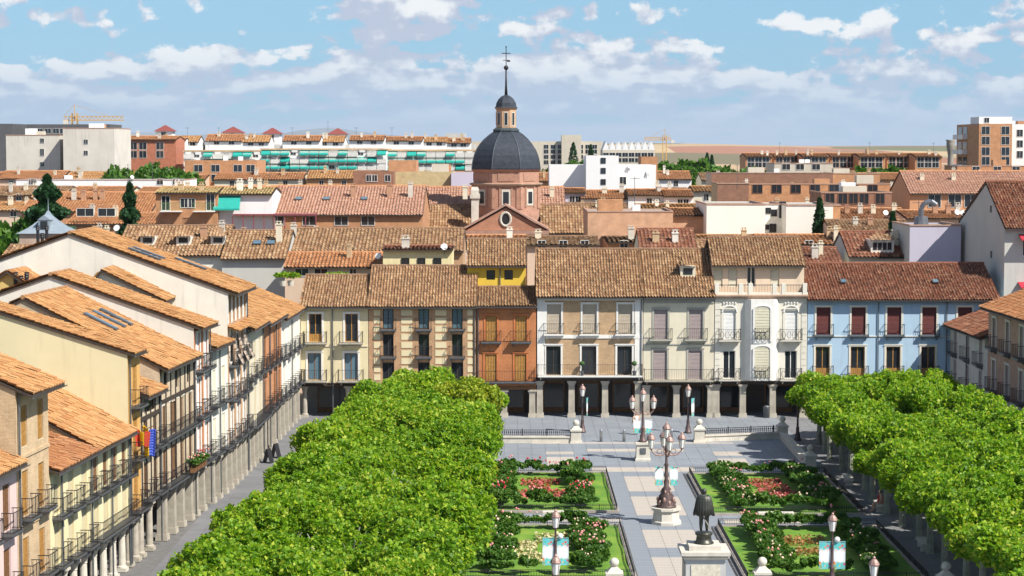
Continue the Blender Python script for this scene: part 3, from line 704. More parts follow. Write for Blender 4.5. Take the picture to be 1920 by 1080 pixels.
left_house('pink_house', 'pink plastered house at the lower left edge beside the brick house', 85, 93.3, Dp=10, eave=8.9, ridge_y=5, ridge_z=10.8, wall=PINKP, tiles=M_ORANGE, arcade=2.8, cols=[2, 4, 6],
      floors=[fl(3.0, 2.1, 1, 3, 8.2, style='leaf', pm=WOOD, balc='single'), fl(5.9, 2.1, 1, 3, 8.2, style='leaf', pm=WOOD, balc='single')])
left_house('buff_brick_house', 'narrow tall buff brick house with overhanging orange tiled roof at the left edge', 93.3, 98.2, Dp=10, eave=12.1, ridge_y=5.5, ridge_z=14.4, wall=BUFFB, tiles=M_ORANGE, arcade=2.8, cols=[.4, 2.5, 4.6], oh=.8,
      floors=[fl(3.0, 2.1, .9, 2, 4.9, style='leaf', pm=WOODY, balc='single', bx=.6), fl(6.1, 2.1, .9, 2, 4.9, style='leaf', pm=WOODY, balc='single', bx=.6), fl(9.3, 1.9, .9, 2, 4.9, style='leaf', pm=WOODY)], bands=[(5.6, .15, BUFFB), (8.8, .15, BUFFB)], pipes=[.2])
left_house('straw_house', 'low straw yellow house with iron balconies, nearer half of the pair under orange tiles', 98.2, 105.2, Dp=8, eave=7.65, ridge_y=4.0, ridge_z=9.0, wall=YELP, tiles=M_CLAY, arcade=2.7, cols=even(7, 4), colkind='round', colmat=STONEL, pipes=[1.7, 6.9],
      floors=[fl(2.9, 2.0, .95, 3, 7, style='blind', pm=YELB, fm=WHITE, balc='single', bx=.7), fl(5.3, 1.9, .95, 3, 7, style='blind', pm=YELB, fm=WHITE, balc='single', bx=.7)])
left_house('cream_low_house', 'low cream house with long iron balconies against the tall yellow party wall', 105.2, 112.6, Dp=9.5, eave=7.75, ridge_y=5.2, ridge_z=10.5, wall=solid('stucco_butter', (.72, .64, .40), .9, .06), side=YELP, tiles=M_ORANGE, arcade=2.7, cols=even(7.4, 4), colkind='round', colmat=STONEL, pipes=[3.7, 7.2],
      floors=[fl(2.9, 2.0, .95, 4, 7.4, style='blind', pm=YELB, fm=WHITE, balc='long', bp=.6), fl(5.3, 1.9, .95, 4, 7.4, style='blind', pm=WOOD, fm=WHITE, balc='single', bx=.6)])
HL3 = left_house('yellow_party_wall_house', 'tall narrow house with big blank yellow side wall and ochre front', 112.6, 115.2, Dp=20, eave=11.8, ridge_y=9.5, ridge_z=14.7, wall=solid('stucco_ochre', (.62, .36, .12), .9, .07), side=PARTY, tiles=M_ORANGE, arcade=2.8, cols=[.4, 1.9], colkind='round', oh=.4, pipes=[.15],
      floors=[dict(z=z, h=2.2, w=.9, xs=[1.5], style='leaf', pm=WOODY, balc='single', bx=.9) for z in (3.0, 5.9, 8.8)])
def timbered(H, W, zs, eave):
    m = MB()
    for z in zs: m.box(.02, W - .02, -.06, -.004, z - .12, z + .12)
    n = int(W / 1.1)
    for i in range(n + 1):
        x = .1 + (W - .35) * i / n; m.box(x, x + .14, -.05, -.0045, zs[0] + .12, zs[-1] - .12)
    m.build('timber_frame', DARKWOOD, H)
H = left_house('small_timbered_house', 'small half timbered house with low orange roof beside the ochre front', 115.2, 119.6, Dp=10, eave=9.2, ridge_y=5, ridge_z=11, wall=brick('brick_cream', (.52, .40, .26), (.60, .48, .32), (.62, .54, .42)), tiles=M_ORANGE, arcade=3.1, cols=[.4, 2.4], colkind='round',
      floors=[fl(3.25, 2.0, .95, 2, 4.4, style='blind', pm=WOOD, balc='single', bx=.6), fl(5.95, 1.9, .95, 2, 4.4, style='blind', pm=WOOD, balc='single', bx=.6), dict(z=8.0, h=.95, w=2.6, xs=[2.2], style='glass', fm=DARKWOOD)], pipes=[4.2])
timbered(H, 4.4, [3.1, 5.6, 7.8, 9.15], 9.2)
H = left_house('timbered_house', 'half timbered house with cream brick infill, dark beams and wide orange tiled roof with skylights', 119.6, 128.3, Dp=16, eave=10.3, ridge_y=8, ridge_z=14.2, wall=MATS['brick_cream'], tiles=M_ORANGE, arcade=3.1, cols=even(8.7, 4),
      floors=[fl(3.25, 2.1, .95, 4, 8.7, style='blind', pm=WOOD, balc='long', bp=.6), fl(6.0, 1.9, .95, 4, 8.7, style='blind', pm=WOOD, balc='long', bp=.5), fl(8.6, 1.25, .9, 3, 8.7, style='glass', fm=DARKWOOD)], pipes=[8.5])
timbered(H, 8.7, [3.1, 5.7, 8.2, 10.2], 10.3)
for x, w_ in ((3.2, .35), (5.0, .35), (6.6, .35)): skylight(H, x, 4.4, 12.44, .487, w_ + .2, 2.2)
for k in range(5):
    q = MB(); q.box(.35 + k * 1.7, 1.25 + k * 1.7, -.03, -.004, 7.15 - 1.1, 7.9 - 1.1) if False else q.box(.3 + k * 1.72, 1.1 + k * 1.72, -.03, -.004, 7.98, 8.06 + .0)
    q.build('plaster_panel', WHT, H)
left_house('tall_orange_white_house', 'tall narrow house with white side wall, brick strips and white shutters', 128.3, 132.5, Dp=18, eave=11.9, ridge_y=9, ridge_z=15.0, wall=ORANGEB, side=WHT, tiles=M_ORANGE, arcade=3.1, cols=[.4, 2.3], oh=.6,
      floors=[fl(z, 2.3, 1.0, 2, 4.2, style='leaf', pm=WHITEB, fm=WHITE, sm=WHITE, balc='single', bx=.7) for z in (3.25, 6.2, 9.1)], bands=[(5.8, .15, WHITE), (8.7, .15, WHITE)], pipes=[4.1])
left_house('cream_left_house', 'cream house with yellow blinds and low roof between two taller left row houses', 132.5, 138.0, Dp=12, eave=10.2, ridge_y=5, ridge_z=11.6, wall=WHT, tiles=M_ORANGE, arcade=3.1, cols=even(5.5, 3), oh=.5,
      floors=[fl(z, 2.2, .95, 2, 5.5, style='blind', pm=CREAMB, fm=WHITE, balc='single', bx=.8) for z in (3.25, 6.4)] , pipes=[2.7])
H = left_house('big_white_gable_house', 'tallest left row house with huge weathered white side wall and glazed white attic', 138.0, 145.7, Dp=21, eave=13.4, ridge_y=10.5, ridge_z=17.2, wall=OCHREB, side=PARTYW, tiles=M_ORANGE, arcade=3.1, cols=even(7.7, 4), oh=.7,
      floors=[fl(z, 2.3, 1.05, 3, 7.7, style='leaf', pm=WHITEB, fm=WHITE, sm=WHITE, balc='single', bx=.8) for z in (3.25, 6.1, 8.4)] + [fl(11.2, 1.9, 1.2, 5, 7.7, style='glass', gm=GLASSB, fm=WHITE, sm=WHITE)], pipes=[7.6])
tile_part([tile_grid(Vector((0, -.75, 10.72)), (1, 0, 0), (0, 1, .35), 7.7, .8)], M_ORANGE, H, 'ledge_tiles')
for x, y_ in ((2.0, 6), (3.4, 6), (5.8, 3.6)): skylight(H, x, y_, 13.4 + y_ * .362, .362, .4, 2.3)
left_house('butter_house', 'butter yellow house with tall yellow blinds beyond the big white gable', 145.7, 153.6, Dp=11, eave=10.3, ridge_y=5, ridge_z=12.2, wall=CREAM2, tiles=M_ORANGE, arcade=3.1, cols=even(7.9, 4), oh=.6,
      floors=[fl(z, 2.4, 1.0, 3, 7.9, style='blind', pm=YELB, fm=YELB, balc=bk, bx=.6) for z, bk in ((3.25, 'long'), (6.6, 'single'))], pipes=[.2, 7.7])
left_house('terracotta_house', 'terracotta brick house with three bays and iron balconies near the far left corner', 153.6, 164.0, Dp=11, eave=10.0, ridge_y=5, ridge_z=12.0, wall=TERRA, tiles=M_ORANGE, arcade=3.1, cols=even(10.4, 4), oh=.6,
      floors=[fl(z, 2.3, 1.0, 4, 10.4, style='leaf', pm=WOOD, fm=WOOD, balc=bk, bx=.7) for z, bk in ((3.25, 'single'), (6.5, 'single'))], pipes=[3.4, 7])
left_house('corner_white_house', 'white plastered house in the far left corner next to the cream house', 164.0, 176.0, Dp=11, eave=9.5, ridge_y=5, ridge_z=11.5, wall=WHT, tiles=M_ORANGE, arcade=3.1, cols=even(12, 5), oh=.5,
      floors=[fl(z, 2.2, 1.0, 4, 12, styles=['glass', 'blind'], pm=WHITEB, fm=WHITE, balc='single', bx=.7) for z in (3.25, 6.3)], pipes=[6])
# ================================================================= right row, facades facing left
def right_house(name, label, Ya, Yb, Xa, Xb, **kw):
    a, b_ = Vector((Xa, Ya, 0)), Vector((Xb, Yb, 0)); d = b_ - a
    return house(name, label, a, math.atan2(d.y, d.x), d.length - .02, **kw)
right_house('right_white_house', 'small greyish white house in the far right corner with drooping brown roof', 176.3, 163.2, 37.2, 37.5, Dp=10, eave=8.1, ridge_y=5, ridge_z=10, wall=solid('stucco_greywhite', (.60, .58, .52), .9, .1, .7, .15, 0, .4), tiles=M_RED,
      floors=[fl(z, 2.0, 1.0, 3, 13, style='blind', pm=GREYB, fm=WOOD, balc='single', bx=.7) for z in (.6, 3.1, 5.7)], oh=.6, pipes=[6.5])
right_house('right_brick_house', 'pink brick and stone house at the right edge with iron balconies and red roof', 163.2, 140, 37.5, 38.2, Dp=11, eave=10.6, ridge_y=5.5, ridge_z=12.6, wall=brick('brick_pink', (.46, .24, .16), (.52, .30, .20), (.5, .4, .34)), tiles=M_CLAY,
      floors=[fl(.3, 2.6, 1.1, 6, 23.2, style='glass', fm=DARKWOOD, sm=IVORY)] + [fl(z, 2.3, 1.1, 6, 23.2, style='blind', pm=GREYB, fm=WHITE, sm=IVORY, balc='single', bx=.7) for z in (4.1, 7.4)], oh=.7, bands=[(3.4, .3, IVORY)])
# ================================================================= the church with the slate dome
def octo(r, rot=math.pi / 8): return [(r * math.cos(rot + k * math.pi / 4), r * math.sin(rot + k * math.pi / 4)) for k in range(8)]
def build_church():
    CY = 260.0; cx = at(949, 400, CY).x
    zz = lambda y: at(949, y, CY).z
    root = empty('domed_church', (cx, CY, 0)); tag(root, 'brick church with octagonal drum, dark slate dome, lantern and spire', 'church')
    CB = brick('brick_church', (.36, .16, .10), (.44, .22, .14), (.46, .36, .28), .3, .08); CB2 = brick('brick_lantern', (.48, .27, .14), (.54, .33, .18), (.5, .4, .3))
    SL = solid('slate', (.040, .048, .062), .55, .35, 2.5, .3, 0, .15, 9); ST = STONEL
    k = 1 / math.cos(math.pi / 8)
    def ring(name, prof, mat, n=8, parent=root): return MB().lathe([(r * k, z) for r, z in prof], (0, 0, 0), n, math.pi / 8).build(name, mat, parent)
    ring('drum', [(4.15, 8), (4.15, zz(349)), (4.3, zz(346)), (4.3, zz(343)), (4.05, zz(342)), (4.05, zz(322)), (4.25, zz(319)), (4.35, zz(317.5))], CB)
    ring('cornice', [(4.2, zz(348)), (4.5, zz(345.5)), (4.55, zz(343.5)), (4.1, zz(342.6))], solid('church_cornice', (.44, .33, .24)))
    for j in range(8):                                  # windows and panels on each face of the drum
        a = -math.pi / 2 + j * math.pi / 4; px_, py_ = 4.15 * math.cos(a), 4.15 * math.sin(a)
        e = inst('window', MB().box(-.55, .55, -.07, .0, 0, 2.0).mesh('window', STONEL), root, (px_, py_, zz(384)), a + math.pi / 2)
        MB().box(-.35, .35, -.1, -.072, .25, 1.7).build('pane', GLASS, e)
        MB().box(-.85, -.62, -.09, 0, -.2, 2.3).build('pilaster', CB, e); MB().box(.62, .85, -.09, 0, -.2, 2.3).build('pilaster', CB, e); MB().box(-.95, .95, -.12, 0, 2.3, 2.5).build('lintel', CB, e)
        q = inst('panel', MB().box(-1.0, 1.0, -.06, .1, 0, .95).mesh('panel', CB), root, (4.05 * math.cos(a), 4.05 * math.sin(a), zz(339)), a + math.pi / 2)
        for s in (-1, 1): inst('corner_pilaster', MB().box(-.22, .22, -.1, .1, 0, zz(349) - zz(390)).mesh('corner_pilaster', CB), root, (px_ - s * 1.5 * math.sin(a), py_ + s * 1.5 * math.cos(a), zz(390)), a + math.pi / 2)
    prof = [(64, 317.5), (64.5, 315), (63, 303), (60, 291), (55.5, 280), (49, 270), (41, 261), (32, 253), (23, 247)]
    dome = ring('dome', [(w / 15.0 * .985, zz(y)) for w, y in prof], SL)
    rib = MB()
    for j in range(8):
        a = math.pi / 8 + j * math.pi / 4
        for (w0, y0), (w1, y1) in zip(prof[:-1], prof[1:]):
            r0, r1 = w0 / 15 * .985 * k, w1 / 15 * .985 * k
            rib.tube((r0 * math.cos(a), r0 * math.sin(a), zz(y0)), (r1 * math.cos(a), r1 * math.sin(a), zz(y1)), .07, None, 5)
    rib.build('rib', solid('lead_rib', (.07, .08, .095), .45, .2, 3, .1), dome)
    ring('lantern_base', [(1.5, zz(248)), (1.62, zz(246)), (1.62, zz(243)), (1.4, zz(241)), (1.35, zz(239.5))], solid('lead_grey', (.06, .075, .08), .5))
    lan = ring('lantern', [(1.22, zz(240)), (1.22, zz(206)), (1.36, zz(204)), (1.42, zz(202.5))], CB2)
    for j in range(8):
        a = -math.pi / 2 + j * math.pi / 4
        e = inst('lantern_window', MB().box(-.24, .24, -.04, 0, 0, 1.7).mesh('lantern_window', STONEL), lan, (1.22 * math.cos(a), 1.22 * math.sin(a), zz(236)), a + math.pi / 2)
        inst('pane', MB().box(-.17, .17, -.06, -.042, .1, 1.6).mesh('pane', GLASS), root, (1.22 * math.cos(a), 1.22 * math.sin(a), zz(236)), a + math.pi / 2)
    ring('cupola', [(1.45, zz(202.4)), (1.3, zz(200)), (1.2, zz(193)), (.95, zz(186)), (.6, zz(181)), (.2, zz(178))], SL)
    sp = MB(); sp.lathe([(.2, zz(178)), (.13, zz(160)), (.09, zz(131))], (0, 0, 0), 8); sp.ball((0, 0, zz(127)), .3, 10, 8); sp.build('spire', IRON, root, True)
    cr = MB(); cr.box(-.05, .05, -.05, .05, zz(126), zz(88)); cr.box(-.55, .55, -.04, .04, zz(100) - .05, zz(100) + .05); cr.box(-.4, .4, -.03, .03, zz(113) - .04, zz(113) + .04); cr.box(.1, .5, -.02, .02, zz(116), zz(113)); cr.ball((0, 0, zz(88)), .1, 6, 5)
    cr.build('cross', IRON, root)
    # transepts
    for x0, x1 in ((790, 884), (1014, 1104)):
        xa, xb = at(x0, 400, CY).x - cx, at(x1, 400, CY).x - cx
        w = MB(); w.box(xa, xb, -5, 7, 0, zz(431)); wo = w.build('wing_wall', brick('brick_old', (.32, .20, .11), (.40, .26, .15), (.42, .34, .25)), root)
        sub = empty('f', (xa, -5, 0)); sub.parent = root
        ro = gable_roof(sub, xb - xa, 12, zz(431), 5.5, zz(386), M_TAN, .5, pitch=.36, seg=4, course=.6, gutter=False)
        ro.parent = root; ro.location = (xa, -5, 0); bpy.data.objects.remove(sub)
    # pedimented front
    f0, f1 = at(872, 400, 252).x - cx, at(1024, 400, 252).x - cx; fm_ = (f0 + f1) / 2; zb, zt = at(949, 432, 252).z, at(949, 389, 252).z
    w = MB(); w.box(f0, f1, -8, -4.2, 0, zb - .5); w.add([(f0, -8, zb), (f1, -8, zb), (fm_, -8, zt), (f0, -3.5, zb), (f1, -3.5, zb), (fm_, -3.5, zt)], [(0, 1, 2), (3, 5, 4), (0, 2, 5, 3), (1, 4, 5, 2)])
    w.build('front_wall', brick('brick_red_front', (.40, .17, .09), (.46, .21, .12), (.44, .28, .2)), root)
    c = MB(); c.box(f0 - .35, f1 + .35, -8.4, -4, zb - .5, zb - .02)
    for a, b_ in (((f0 - .35, zb), (fm_, zt + .2)), ((fm_, zt + .2), (f1 + .35, zb))):
        c.add([(a[0], -8.3, a[1]), (b_[0], -8.3, b_[1]), (b_[0], -8.3, b_[1] + .22), (a[0], -8.3, a[1] + .22), (a[0], -3.4, a[1]), (b_[0], -3.4, b_[1]), (b_[0], -3.4, b_[1] + .22), (a[0], -3.4, a[1] + .22)],
              [(0, 1, 2, 3), (3, 2, 6, 7), (0, 4, 5, 1), (4, 7, 6, 5), (0, 3, 7, 4), (1, 5, 6, 2)])
    c.build('pediment_cornice', solid('church_cornice_red', (.40, .24, .18)), root)
    o = MB(); zc = at(949, 411, 252).z
    for i in range(16):
        a0, a1 = 2 * math.pi * i / 16, 2 * math.pi * (i + 1) / 16
        o.tube((fm_ + .62 * math.cos(a0), -8.04, zc + .82 * math.sin(a0)), (fm_ + .62 * math.cos(a1), -8.04, zc + .82 * math.sin(a1)), .15, None, 6)
    oo = o.build('oval_window', STONEL, root)
    g = MB(); g.poly([(fm_ + .6 * math.cos(2 * math.pi * i / 16), -8.02, zc + .8 * math.sin(2 * math.pi * i / 16)) for i in range(16)]); g.build('pane', GLASS, oo)
    bt = MB(); bx = at(891, 400, 256).x - cx; bt.box(bx - .45, bx + .45, -5.6, -4.6, 0, zz(355)); bt.box(bx - .6, bx + .6, -5.75, -4.45, zz(370), zz(362)); bt.frustum(bx, -5.1, zz(355), zz(349), 1.0, 1.0, .7, .7); bt.build('stone_turret', STONEL, root)
    for px_, y_ in ((840, 425), (1070, 425)):
        pass
build_church()

# ================================================================= town behind the square
def far_window(w, h, fm):
    key = ('fw', round(w, 2), round(h, 2), fm.name)
    if key not in CACHE:
        m = MB(); t = .05
        for b_ in ((-w/2 - t, -w/2, 0, h), (w/2, w/2 + t, 0, h), (-w/2, w/2, h, h + t), (-w/2 - t, w/2 + t, -t, 0)): m.box(b_[0], b_[1], -.07, .0 - .003, b_[2], b_[3])
        m.box(-.018, .018, -.05, -.004, 0, h)
        p = MB().box(-w/2, w/2, -.03, -.003, 0, h).mesh('pane', GLASS)
        CACHE[key] = (m.mesh('window', fm), p)
    return CACHE[key]
def put_windows(root, spec, xa, Y, fm=None):
    """spec: list of (px, py_bottom, w, h) on the front plane"""
    for px, py, w, h in spec:
        p = at(px, py, Y); a, b_ = far_window(w, h, fm or WHITE)
        o = inst('window', a, root, (p.x - xa, 0, p.z)); inst('pane', b_, o)
def bg(name, label, x0, x1, Y, ytop, wall, tiles=None, yridge=None, Dp=10, win=(), ry=None, cat='house', side=None, grid=None, group=None, chim=(), sky=(), parapet=True, fm=None, oh=.4, pitch=.36):
    a, b_ = at(x0, ytop, Y), at(x1, ytop, Y); W = b_.x - a.x; z = a.z
    root = empty(name, (a.x, Y, 0)); tag(root, label, cat, group)
    ry = ry or Dp * .5
    m = MB()
    zr = at(x0, yridge, Y + ry).z if yridge else z
    vs = [(0, 0, 0), (W, 0, 0), (W, 0, z), (0, 0, z), (0, Dp, 0), (W, Dp, 0), (W, Dp, z), (0, Dp, z)] + ([(0, ry, zr), (W, ry, zr)] if yridge else [])
    m.add(vs, [(0, 1, 2, 3), (5, 4, 7, 6), (4, 0, 3, 8, 7) if yridge else (4, 0, 3, 7), (1, 5, 6, 9, 2) if yridge else (1, 5, 6, 2)]); m.m = [0, 0, 1, 1]
    m.build('wall', [wall, side or wall], root)
    if tiles: gable_roof(root, W, Dp, z, ry, zr, tiles, oh, pitch=pitch, seg=4, course=.62, gutter=False)
    else:
        r = MB(); r.box(.15, W - .15, .15, Dp - .15, z - .25, z - .1); r.build('flat_roof', solid('roof_gravel', (.34, .30, .27), .9, .15, .5), root)
        if parapet:
            p = MB(); p.box(-.05, W + .05, -.06, .14, z, z + .15); p.box(-.05, .14, .14, Dp, z, z + .15); p.box(W - .14, W + .05, .14, Dp, z, z + .15); p.build('coping', solid('coping_clay', (.42, .27, .2)), root)
    put_windows(root, win, a.x, Y, fm)
    rr = random.Random(int(x0 * 7 + Y))
    if tiles and not chim and W > 5:
        for _ in range(rr.choice((1, 2, 2, 3))):
            yy = rr.uniform(.3, .8) * ry; chimney(root, rr.uniform(.1, .9) * W, yy, z + (zr - z) * yy / ry - .1, rr.uniform(.7, 1.4), rr.uniform(.4, .7), rr.choice([STONEL, CREAM2, WHT, BUFFB]))
    elif not tiles and W > 7 and Dp > 6 and Y < 470:
        for _ in range(2):
            xx, yy = rr.uniform(.15, .85) * W, rr.uniform(.25, .7) * Dp; s_ = rr.uniform(.8, 1.6)
            if rr.random() < .5: MB().box(xx - s_, xx + s_, yy - 1, yy + 1, z - .12, z + rr.uniform(.7, 1.5)).build('rooftop_hut', rr.choice([WHB, BRK, BEIGEW]), root)
            else: MB().box(xx - .45, xx + .45, yy - .2, yy + .2, z - .05, z + .75).build('air_conditioner', WHB, root)
    if grid:                                            # (px list, py list, w, h)
        put_windows(root, [(px, py, grid[2], grid[3]) for px in grid[0] for py in grid[1]], a.x, Y, fm)
    for px, h in chim:
        p = at(px, ytop, Y); zz_ = z + (zr - z) * .6 if yridge else z
        chimney(root, p.x - a.x, ry * .6, zz_ - .2, h, .55, random.choice([STONEL, CREAM2, MATS.get('chimney_clay') or solid('chimney_clay', (.45, .26, .16))]))
    for px, py in sky:
        p = at(px, py, Y + ry * .5); sl = (zr - z) / ry; skylight(root, p.x - a.x, ry * .5, z + sl * ry * .5, sl, .8, .9)
    return root
WHB = solid('block_white', (.76, .75, .73), .9, .04, .3, .1, 0, .12); CONC = solid('block_concrete', (.60, .56, .49), .95, .12, .25, .2, 0, .35); DGREY = solid('block_dark', (.10, .10, .105), .8, .15, .5)
SALMON = brick('brick_salmon', (.56, .32, .19), (.60, .36, .22), (.58, .38, .26), .5, .12); BRK = brick('brick_flat', (.46, .22, .10), (.52, .26, .12), (.48, .3, .2), .5, .12); BRKD = brick('brick_dark', (.26, .12, .07), (.30, .15, .09), (.3, .2, .15), .5, .12)
BRKY = brick('brick_straw', (.52, .40, .20), (.56, .44, .24), (.54, .44, .3), .5, .12); LAV = solid('stucco_lavender', (.52, .49, .58), .9, .05, .4, .1, 0, .15); GRYW = solid('stucco_grey', (.50, .49, .45), .9, .06, .3, .1, 0, .25)
BEIGEW = solid('block_beige', (.56, .50, .40), .9, .08, .3, .1, 0, .2); AWN = solid('awning_green', (.02, .33, .27), .7, .1, 2, .05, 0, .05); PEACH = solid('stucco_peach', (.64, .48, .36), .9, .06, .5, .1, 0, .2)
# --- first line behind the far row
HR = bg('ridge_house', 'long tan tiled house behind the big white gable, with small dormers', 216, 420, 203, 478, WHT, M_TAN, 425, 14, chim=[(370, 1.2), (405, 1.6)])
zr0 = at(216, 478, 203).z
for px in (276, 343, 408):
    xx = at(px, 460, 205).x - at(216, 478, 203).x; q = MB(); q.box(xx - .7, xx + .7, 2.2, 4.6, zr0 + .6, zr0 + 1.75); dd = q.build('dormer', WHT, HR); MB().box(xx - .45, xx + .45, 2.17, 2.196, zr0 + 1.1, zr0 + 1.6).build('pane', GLASS, dd)
    tile_part([tile_grid(Vector((xx - 1.1, 1.8, zr0 + 1.72)), (1, 0, 0), (0, 1, .42), 2.2, 2.6, 1.0, 1.0, .3, .5, 4)], M_TAN, dd)
bg('double_skylight_house', 'tan roofed house with two skylights and a wide pale chimney', 416, 536, 201, 484, GRYW, M_TAN, 434, 13, sky=[(482, 456), (508, 457)], chim=[(515, 1.9)])
bg('long_tan_roof_house', 'long tan tiled house behind the chequered house, left of the cream block', 536, 868, 206, 470, OCHREB, M_TAN, 430, 13, chim=[(543, 1.4)])
bg('peach_patio_house', 'peach house with bright orange roof and plants under its eave', 534, 716, 193.5, 500, PEACH, M_CLAY, 475, 8, win=[(566, 517, 1.2, .7), (602, 517, 1.2, .7), (662, 517, .6, .7)])
bg('cream_attic_block', 'small cream block with three dark windows and red tiled edge', 718, 848, 190.5, 468, solid('stucco_lemon', (.72, .64, .36), .9, .05), M_RED, 463, 5, ry=2.5, win=[(760, 502, .65, .85), (790, 502, .65, .85), (820, 502, .65, .85)], fm=IRON)
bg('dark_roof_house', 'dark brown tiled house right behind the pale grey house', 1200, 1306, 196, 466, CREAM2, M_RED, 431, 9)
bg('tan_roof_right_house', 'tan tiled roof house rising behind the ornate white house', 1308, 1480, 193, 492, PEACH, M_TAN, 452, 10)
bg('brown_corner_roof_house', 'dark brown tiled roof with small brick dormer behind the white terrace attic', 1470, 1580, 194, 494, CREAM2, M_RED, 466, 9)
H = bg('grey_gable_house', 'grey house with brown roof and a wide dormer of four panes', 1592, 1706, 197, 480, GRYW, M_RED, 436, 11, sky=[(1688, 440)], chim=[])
dmx = at(1660, 488, 196).x - at(1592, 480, 197).x
dq = MB(); dq.box(dmx - 1.1, dmx + 1.1, .6, 3.5, at(1660, 480, 197).z, at(1660, 480, 197).z + 1.5); do = dq.build('dormer', WHT, H)
dz = at(1660, 480, 197).z; dq = MB()
for i in range(4): dq.box(dmx - .9 + i * .46, dmx - .52 + i * .46, .57, .596, dz + .55, dz + 1.25)
dq.build('pane', GLASS, do); tile_part([tile_grid(Vector((dmx - 1.5, .2, dz + 1.5)), (1, 0, 0), (0, 1, .3), 3.0, 3.0, 1.4, 1.4, .36, .6, 4)], M_TAN, do)
H = bg('lavender_block', 'square lavender and pale block with bent metal vent pipe on top', 1706, 1802, 194, 424, LAV, None, None, 9, side=GRYW)
q = at(1727, 424, 197); vz = q.z; vx = q.x - at(1706, 424, 194).x
v = MB(); v.lathe([(.75, vz - .3), (.62, vz + .9)], (vx, 3, 0), 12); v.path([(vx, 3, vz + .9), (vx, 3, vz + 1.7), (vx + .3, 3, vz + 2.2), (vx + .9, 3, vz + 2.35), (vx + 1.4, 3, vz + 2.0)], .24, 10); v.build('vent_pipe', solid('vent_steel', (.20, .21, .23), .4, .15, 3, .05, .6), H)
H = house('grey_end_house', 'smooth grey gable house at the right edge behind the blue house', (42.3, 178.5, 0), 0, 16, 18, 16.2, 7.2, 19.8, GRYW, M_RED, back_eave=16.0, floors=[dict(z=13.6, h=1.5, w=1.3, xs=[2.2], style='glass', fm=WHITE), dict(z=9.3, h=1.9, w=1.2, xs=[2.2], style='glass', fm=WHITE)])
for z in (15.2, 11.1): MB().add([(1.2, -1.1, z - .1), (3.6, -1.1, z - .1), (3.6, 0, z + .3), (1.2, 0, z + .3), (1.2, -1.1, z - .2), (3.6, -1.1, z - .2), (3.6, 0, z + .2), (1.2, 0, z + .2)], [(0, 1, 2, 3), (7, 6, 5, 4), (0, 4, 5, 1), (1, 5, 6, 2), (3, 2, 6, 7), (0, 3, 7, 4)]).build('awning', shade('awning_red', (.42, .03, .05)), H)
for y_, z in ((5, 17.2), (4.6, 13.2), (4.4, 10.6)):
    MB().box(-.03, .012 - .003, y_, y_ + .55, z, z + .6).build('small_window', DGREY, H)
skylight(H, 3.2, 3.2, 17.8, .5, .7, .8)
# --- left, behind the left row
H = bg('lead_turret', 'square brick turret with pointed grey lead roof and small dormer', 36, 126, 186, 438, brick('brick_turret', (.46, .30, .22), (.52, .36, .27)), None, None, 4.3, cat='turret', parapet=False)
w_ = at(126, 438, 186).x - at(36, 438, 186).x; z = at(36, 438, 186).z; zt = at(80, 395, 188).z; LEAD = solid('lead_sheet', (.28, .33, .37), .5, .12, 1, .1, .2)
m = MB(); k_ = .35
pr = [(0.0, 1.0), (.25, .62), (.55, .32), (.8, .12), (1.0, .03)]
for (f0, s0), (f1, s1) in zip(pr[:-1], pr[1:]): m.frustum(w_/2, 2.15, z + (zt - z) * f0, z + (zt - z) * f1, (w_ + .5) * s0, 4.8 * s0, (w_ + .5) * s1, 4.8 * s1)
m.tube((w_/2, 2.15, zt - .1), (w_/2, 2.15, zt + 1.1), .06, .01); m.build('lead_roof', LEAD, H)
m = MB(); m.box(w_/2 - .5, w_/2 + .5, .35, 2, z + .2, z + 1.2); m.add([(w_/2 - .6, .3, z + 1.2), (w_/2 + .6, .3, z + 1.2), (w_/2, .3, z + 1.65), (w_/2 - .6, 2, z + 1.2), (w_/2 + .6, 2, z + 1.2), (w_/2, 2, z + 1.65)], [(0, 1, 2), (0, 2, 5, 3), (1, 4, 5, 2)])
do = m.build('dormer', LEAD, H); MB().box(w_/2 - .32, w_/2 + .32, .32, .346, z + .35, z + 1.1).build('pane', GLASS, do)
bg('tan_left_edge_house', 'tan tiled roof beneath the lead turret at the left edge', 0, 76, 172, 490, PARTY, M_TAN, 462, 8)
bg('brick_chimney_house', 'brick walled house with row of tall black flue pipes beside the white gable', 66, 154, 168, 486, BUFFB, None, None, 8, parapet=False)
def flues(name, label, px, py, Y, n, h, base=True):
    p = at(px, py, Y); r = empty(name, (p.x, Y, p.z)); tag(r, label, 'chimney pipes')
    m = MB(); m.box(-.2 * n, .2 * n, -.3, .3, -.7, 0); m.build('base', BUFFB, r)
    MB().box(-.2 * n - .15, .2 * n + .15, -.4, .4, .003, .1).build('plate', IRON, r)
    for i in range(n):
        f = MB(); f.lathe([(.13, .1), (.13, h * (1 - .25 * (i % 2)))] + [(.13 + .05 * (j % 2), h * (1 - .25 * (i % 2)) + .08 * j) for j in range(1, 6)], ((i - (n - 1) / 2) * .36, 0, 0), 8); f.build('flue', IRON, r)
flues('flue_pipes', 'tall black flue pipes rising from brick wall beside the white gable', 80, 488, 168, 3, 2.4)
flues('flue_pipes', 'pair of black flue pipes left of the skylight roof', 96, 566, 133, 2, 1.3)
flues('flue_pipes', 'black flue pipes on the orange roof ridge, right pair', 121, 556, 138, 2, 1.2)
flues('flue_pipes', 'cluster of short black flues on the yellow gable', 40, 548, 134, 3, .9)
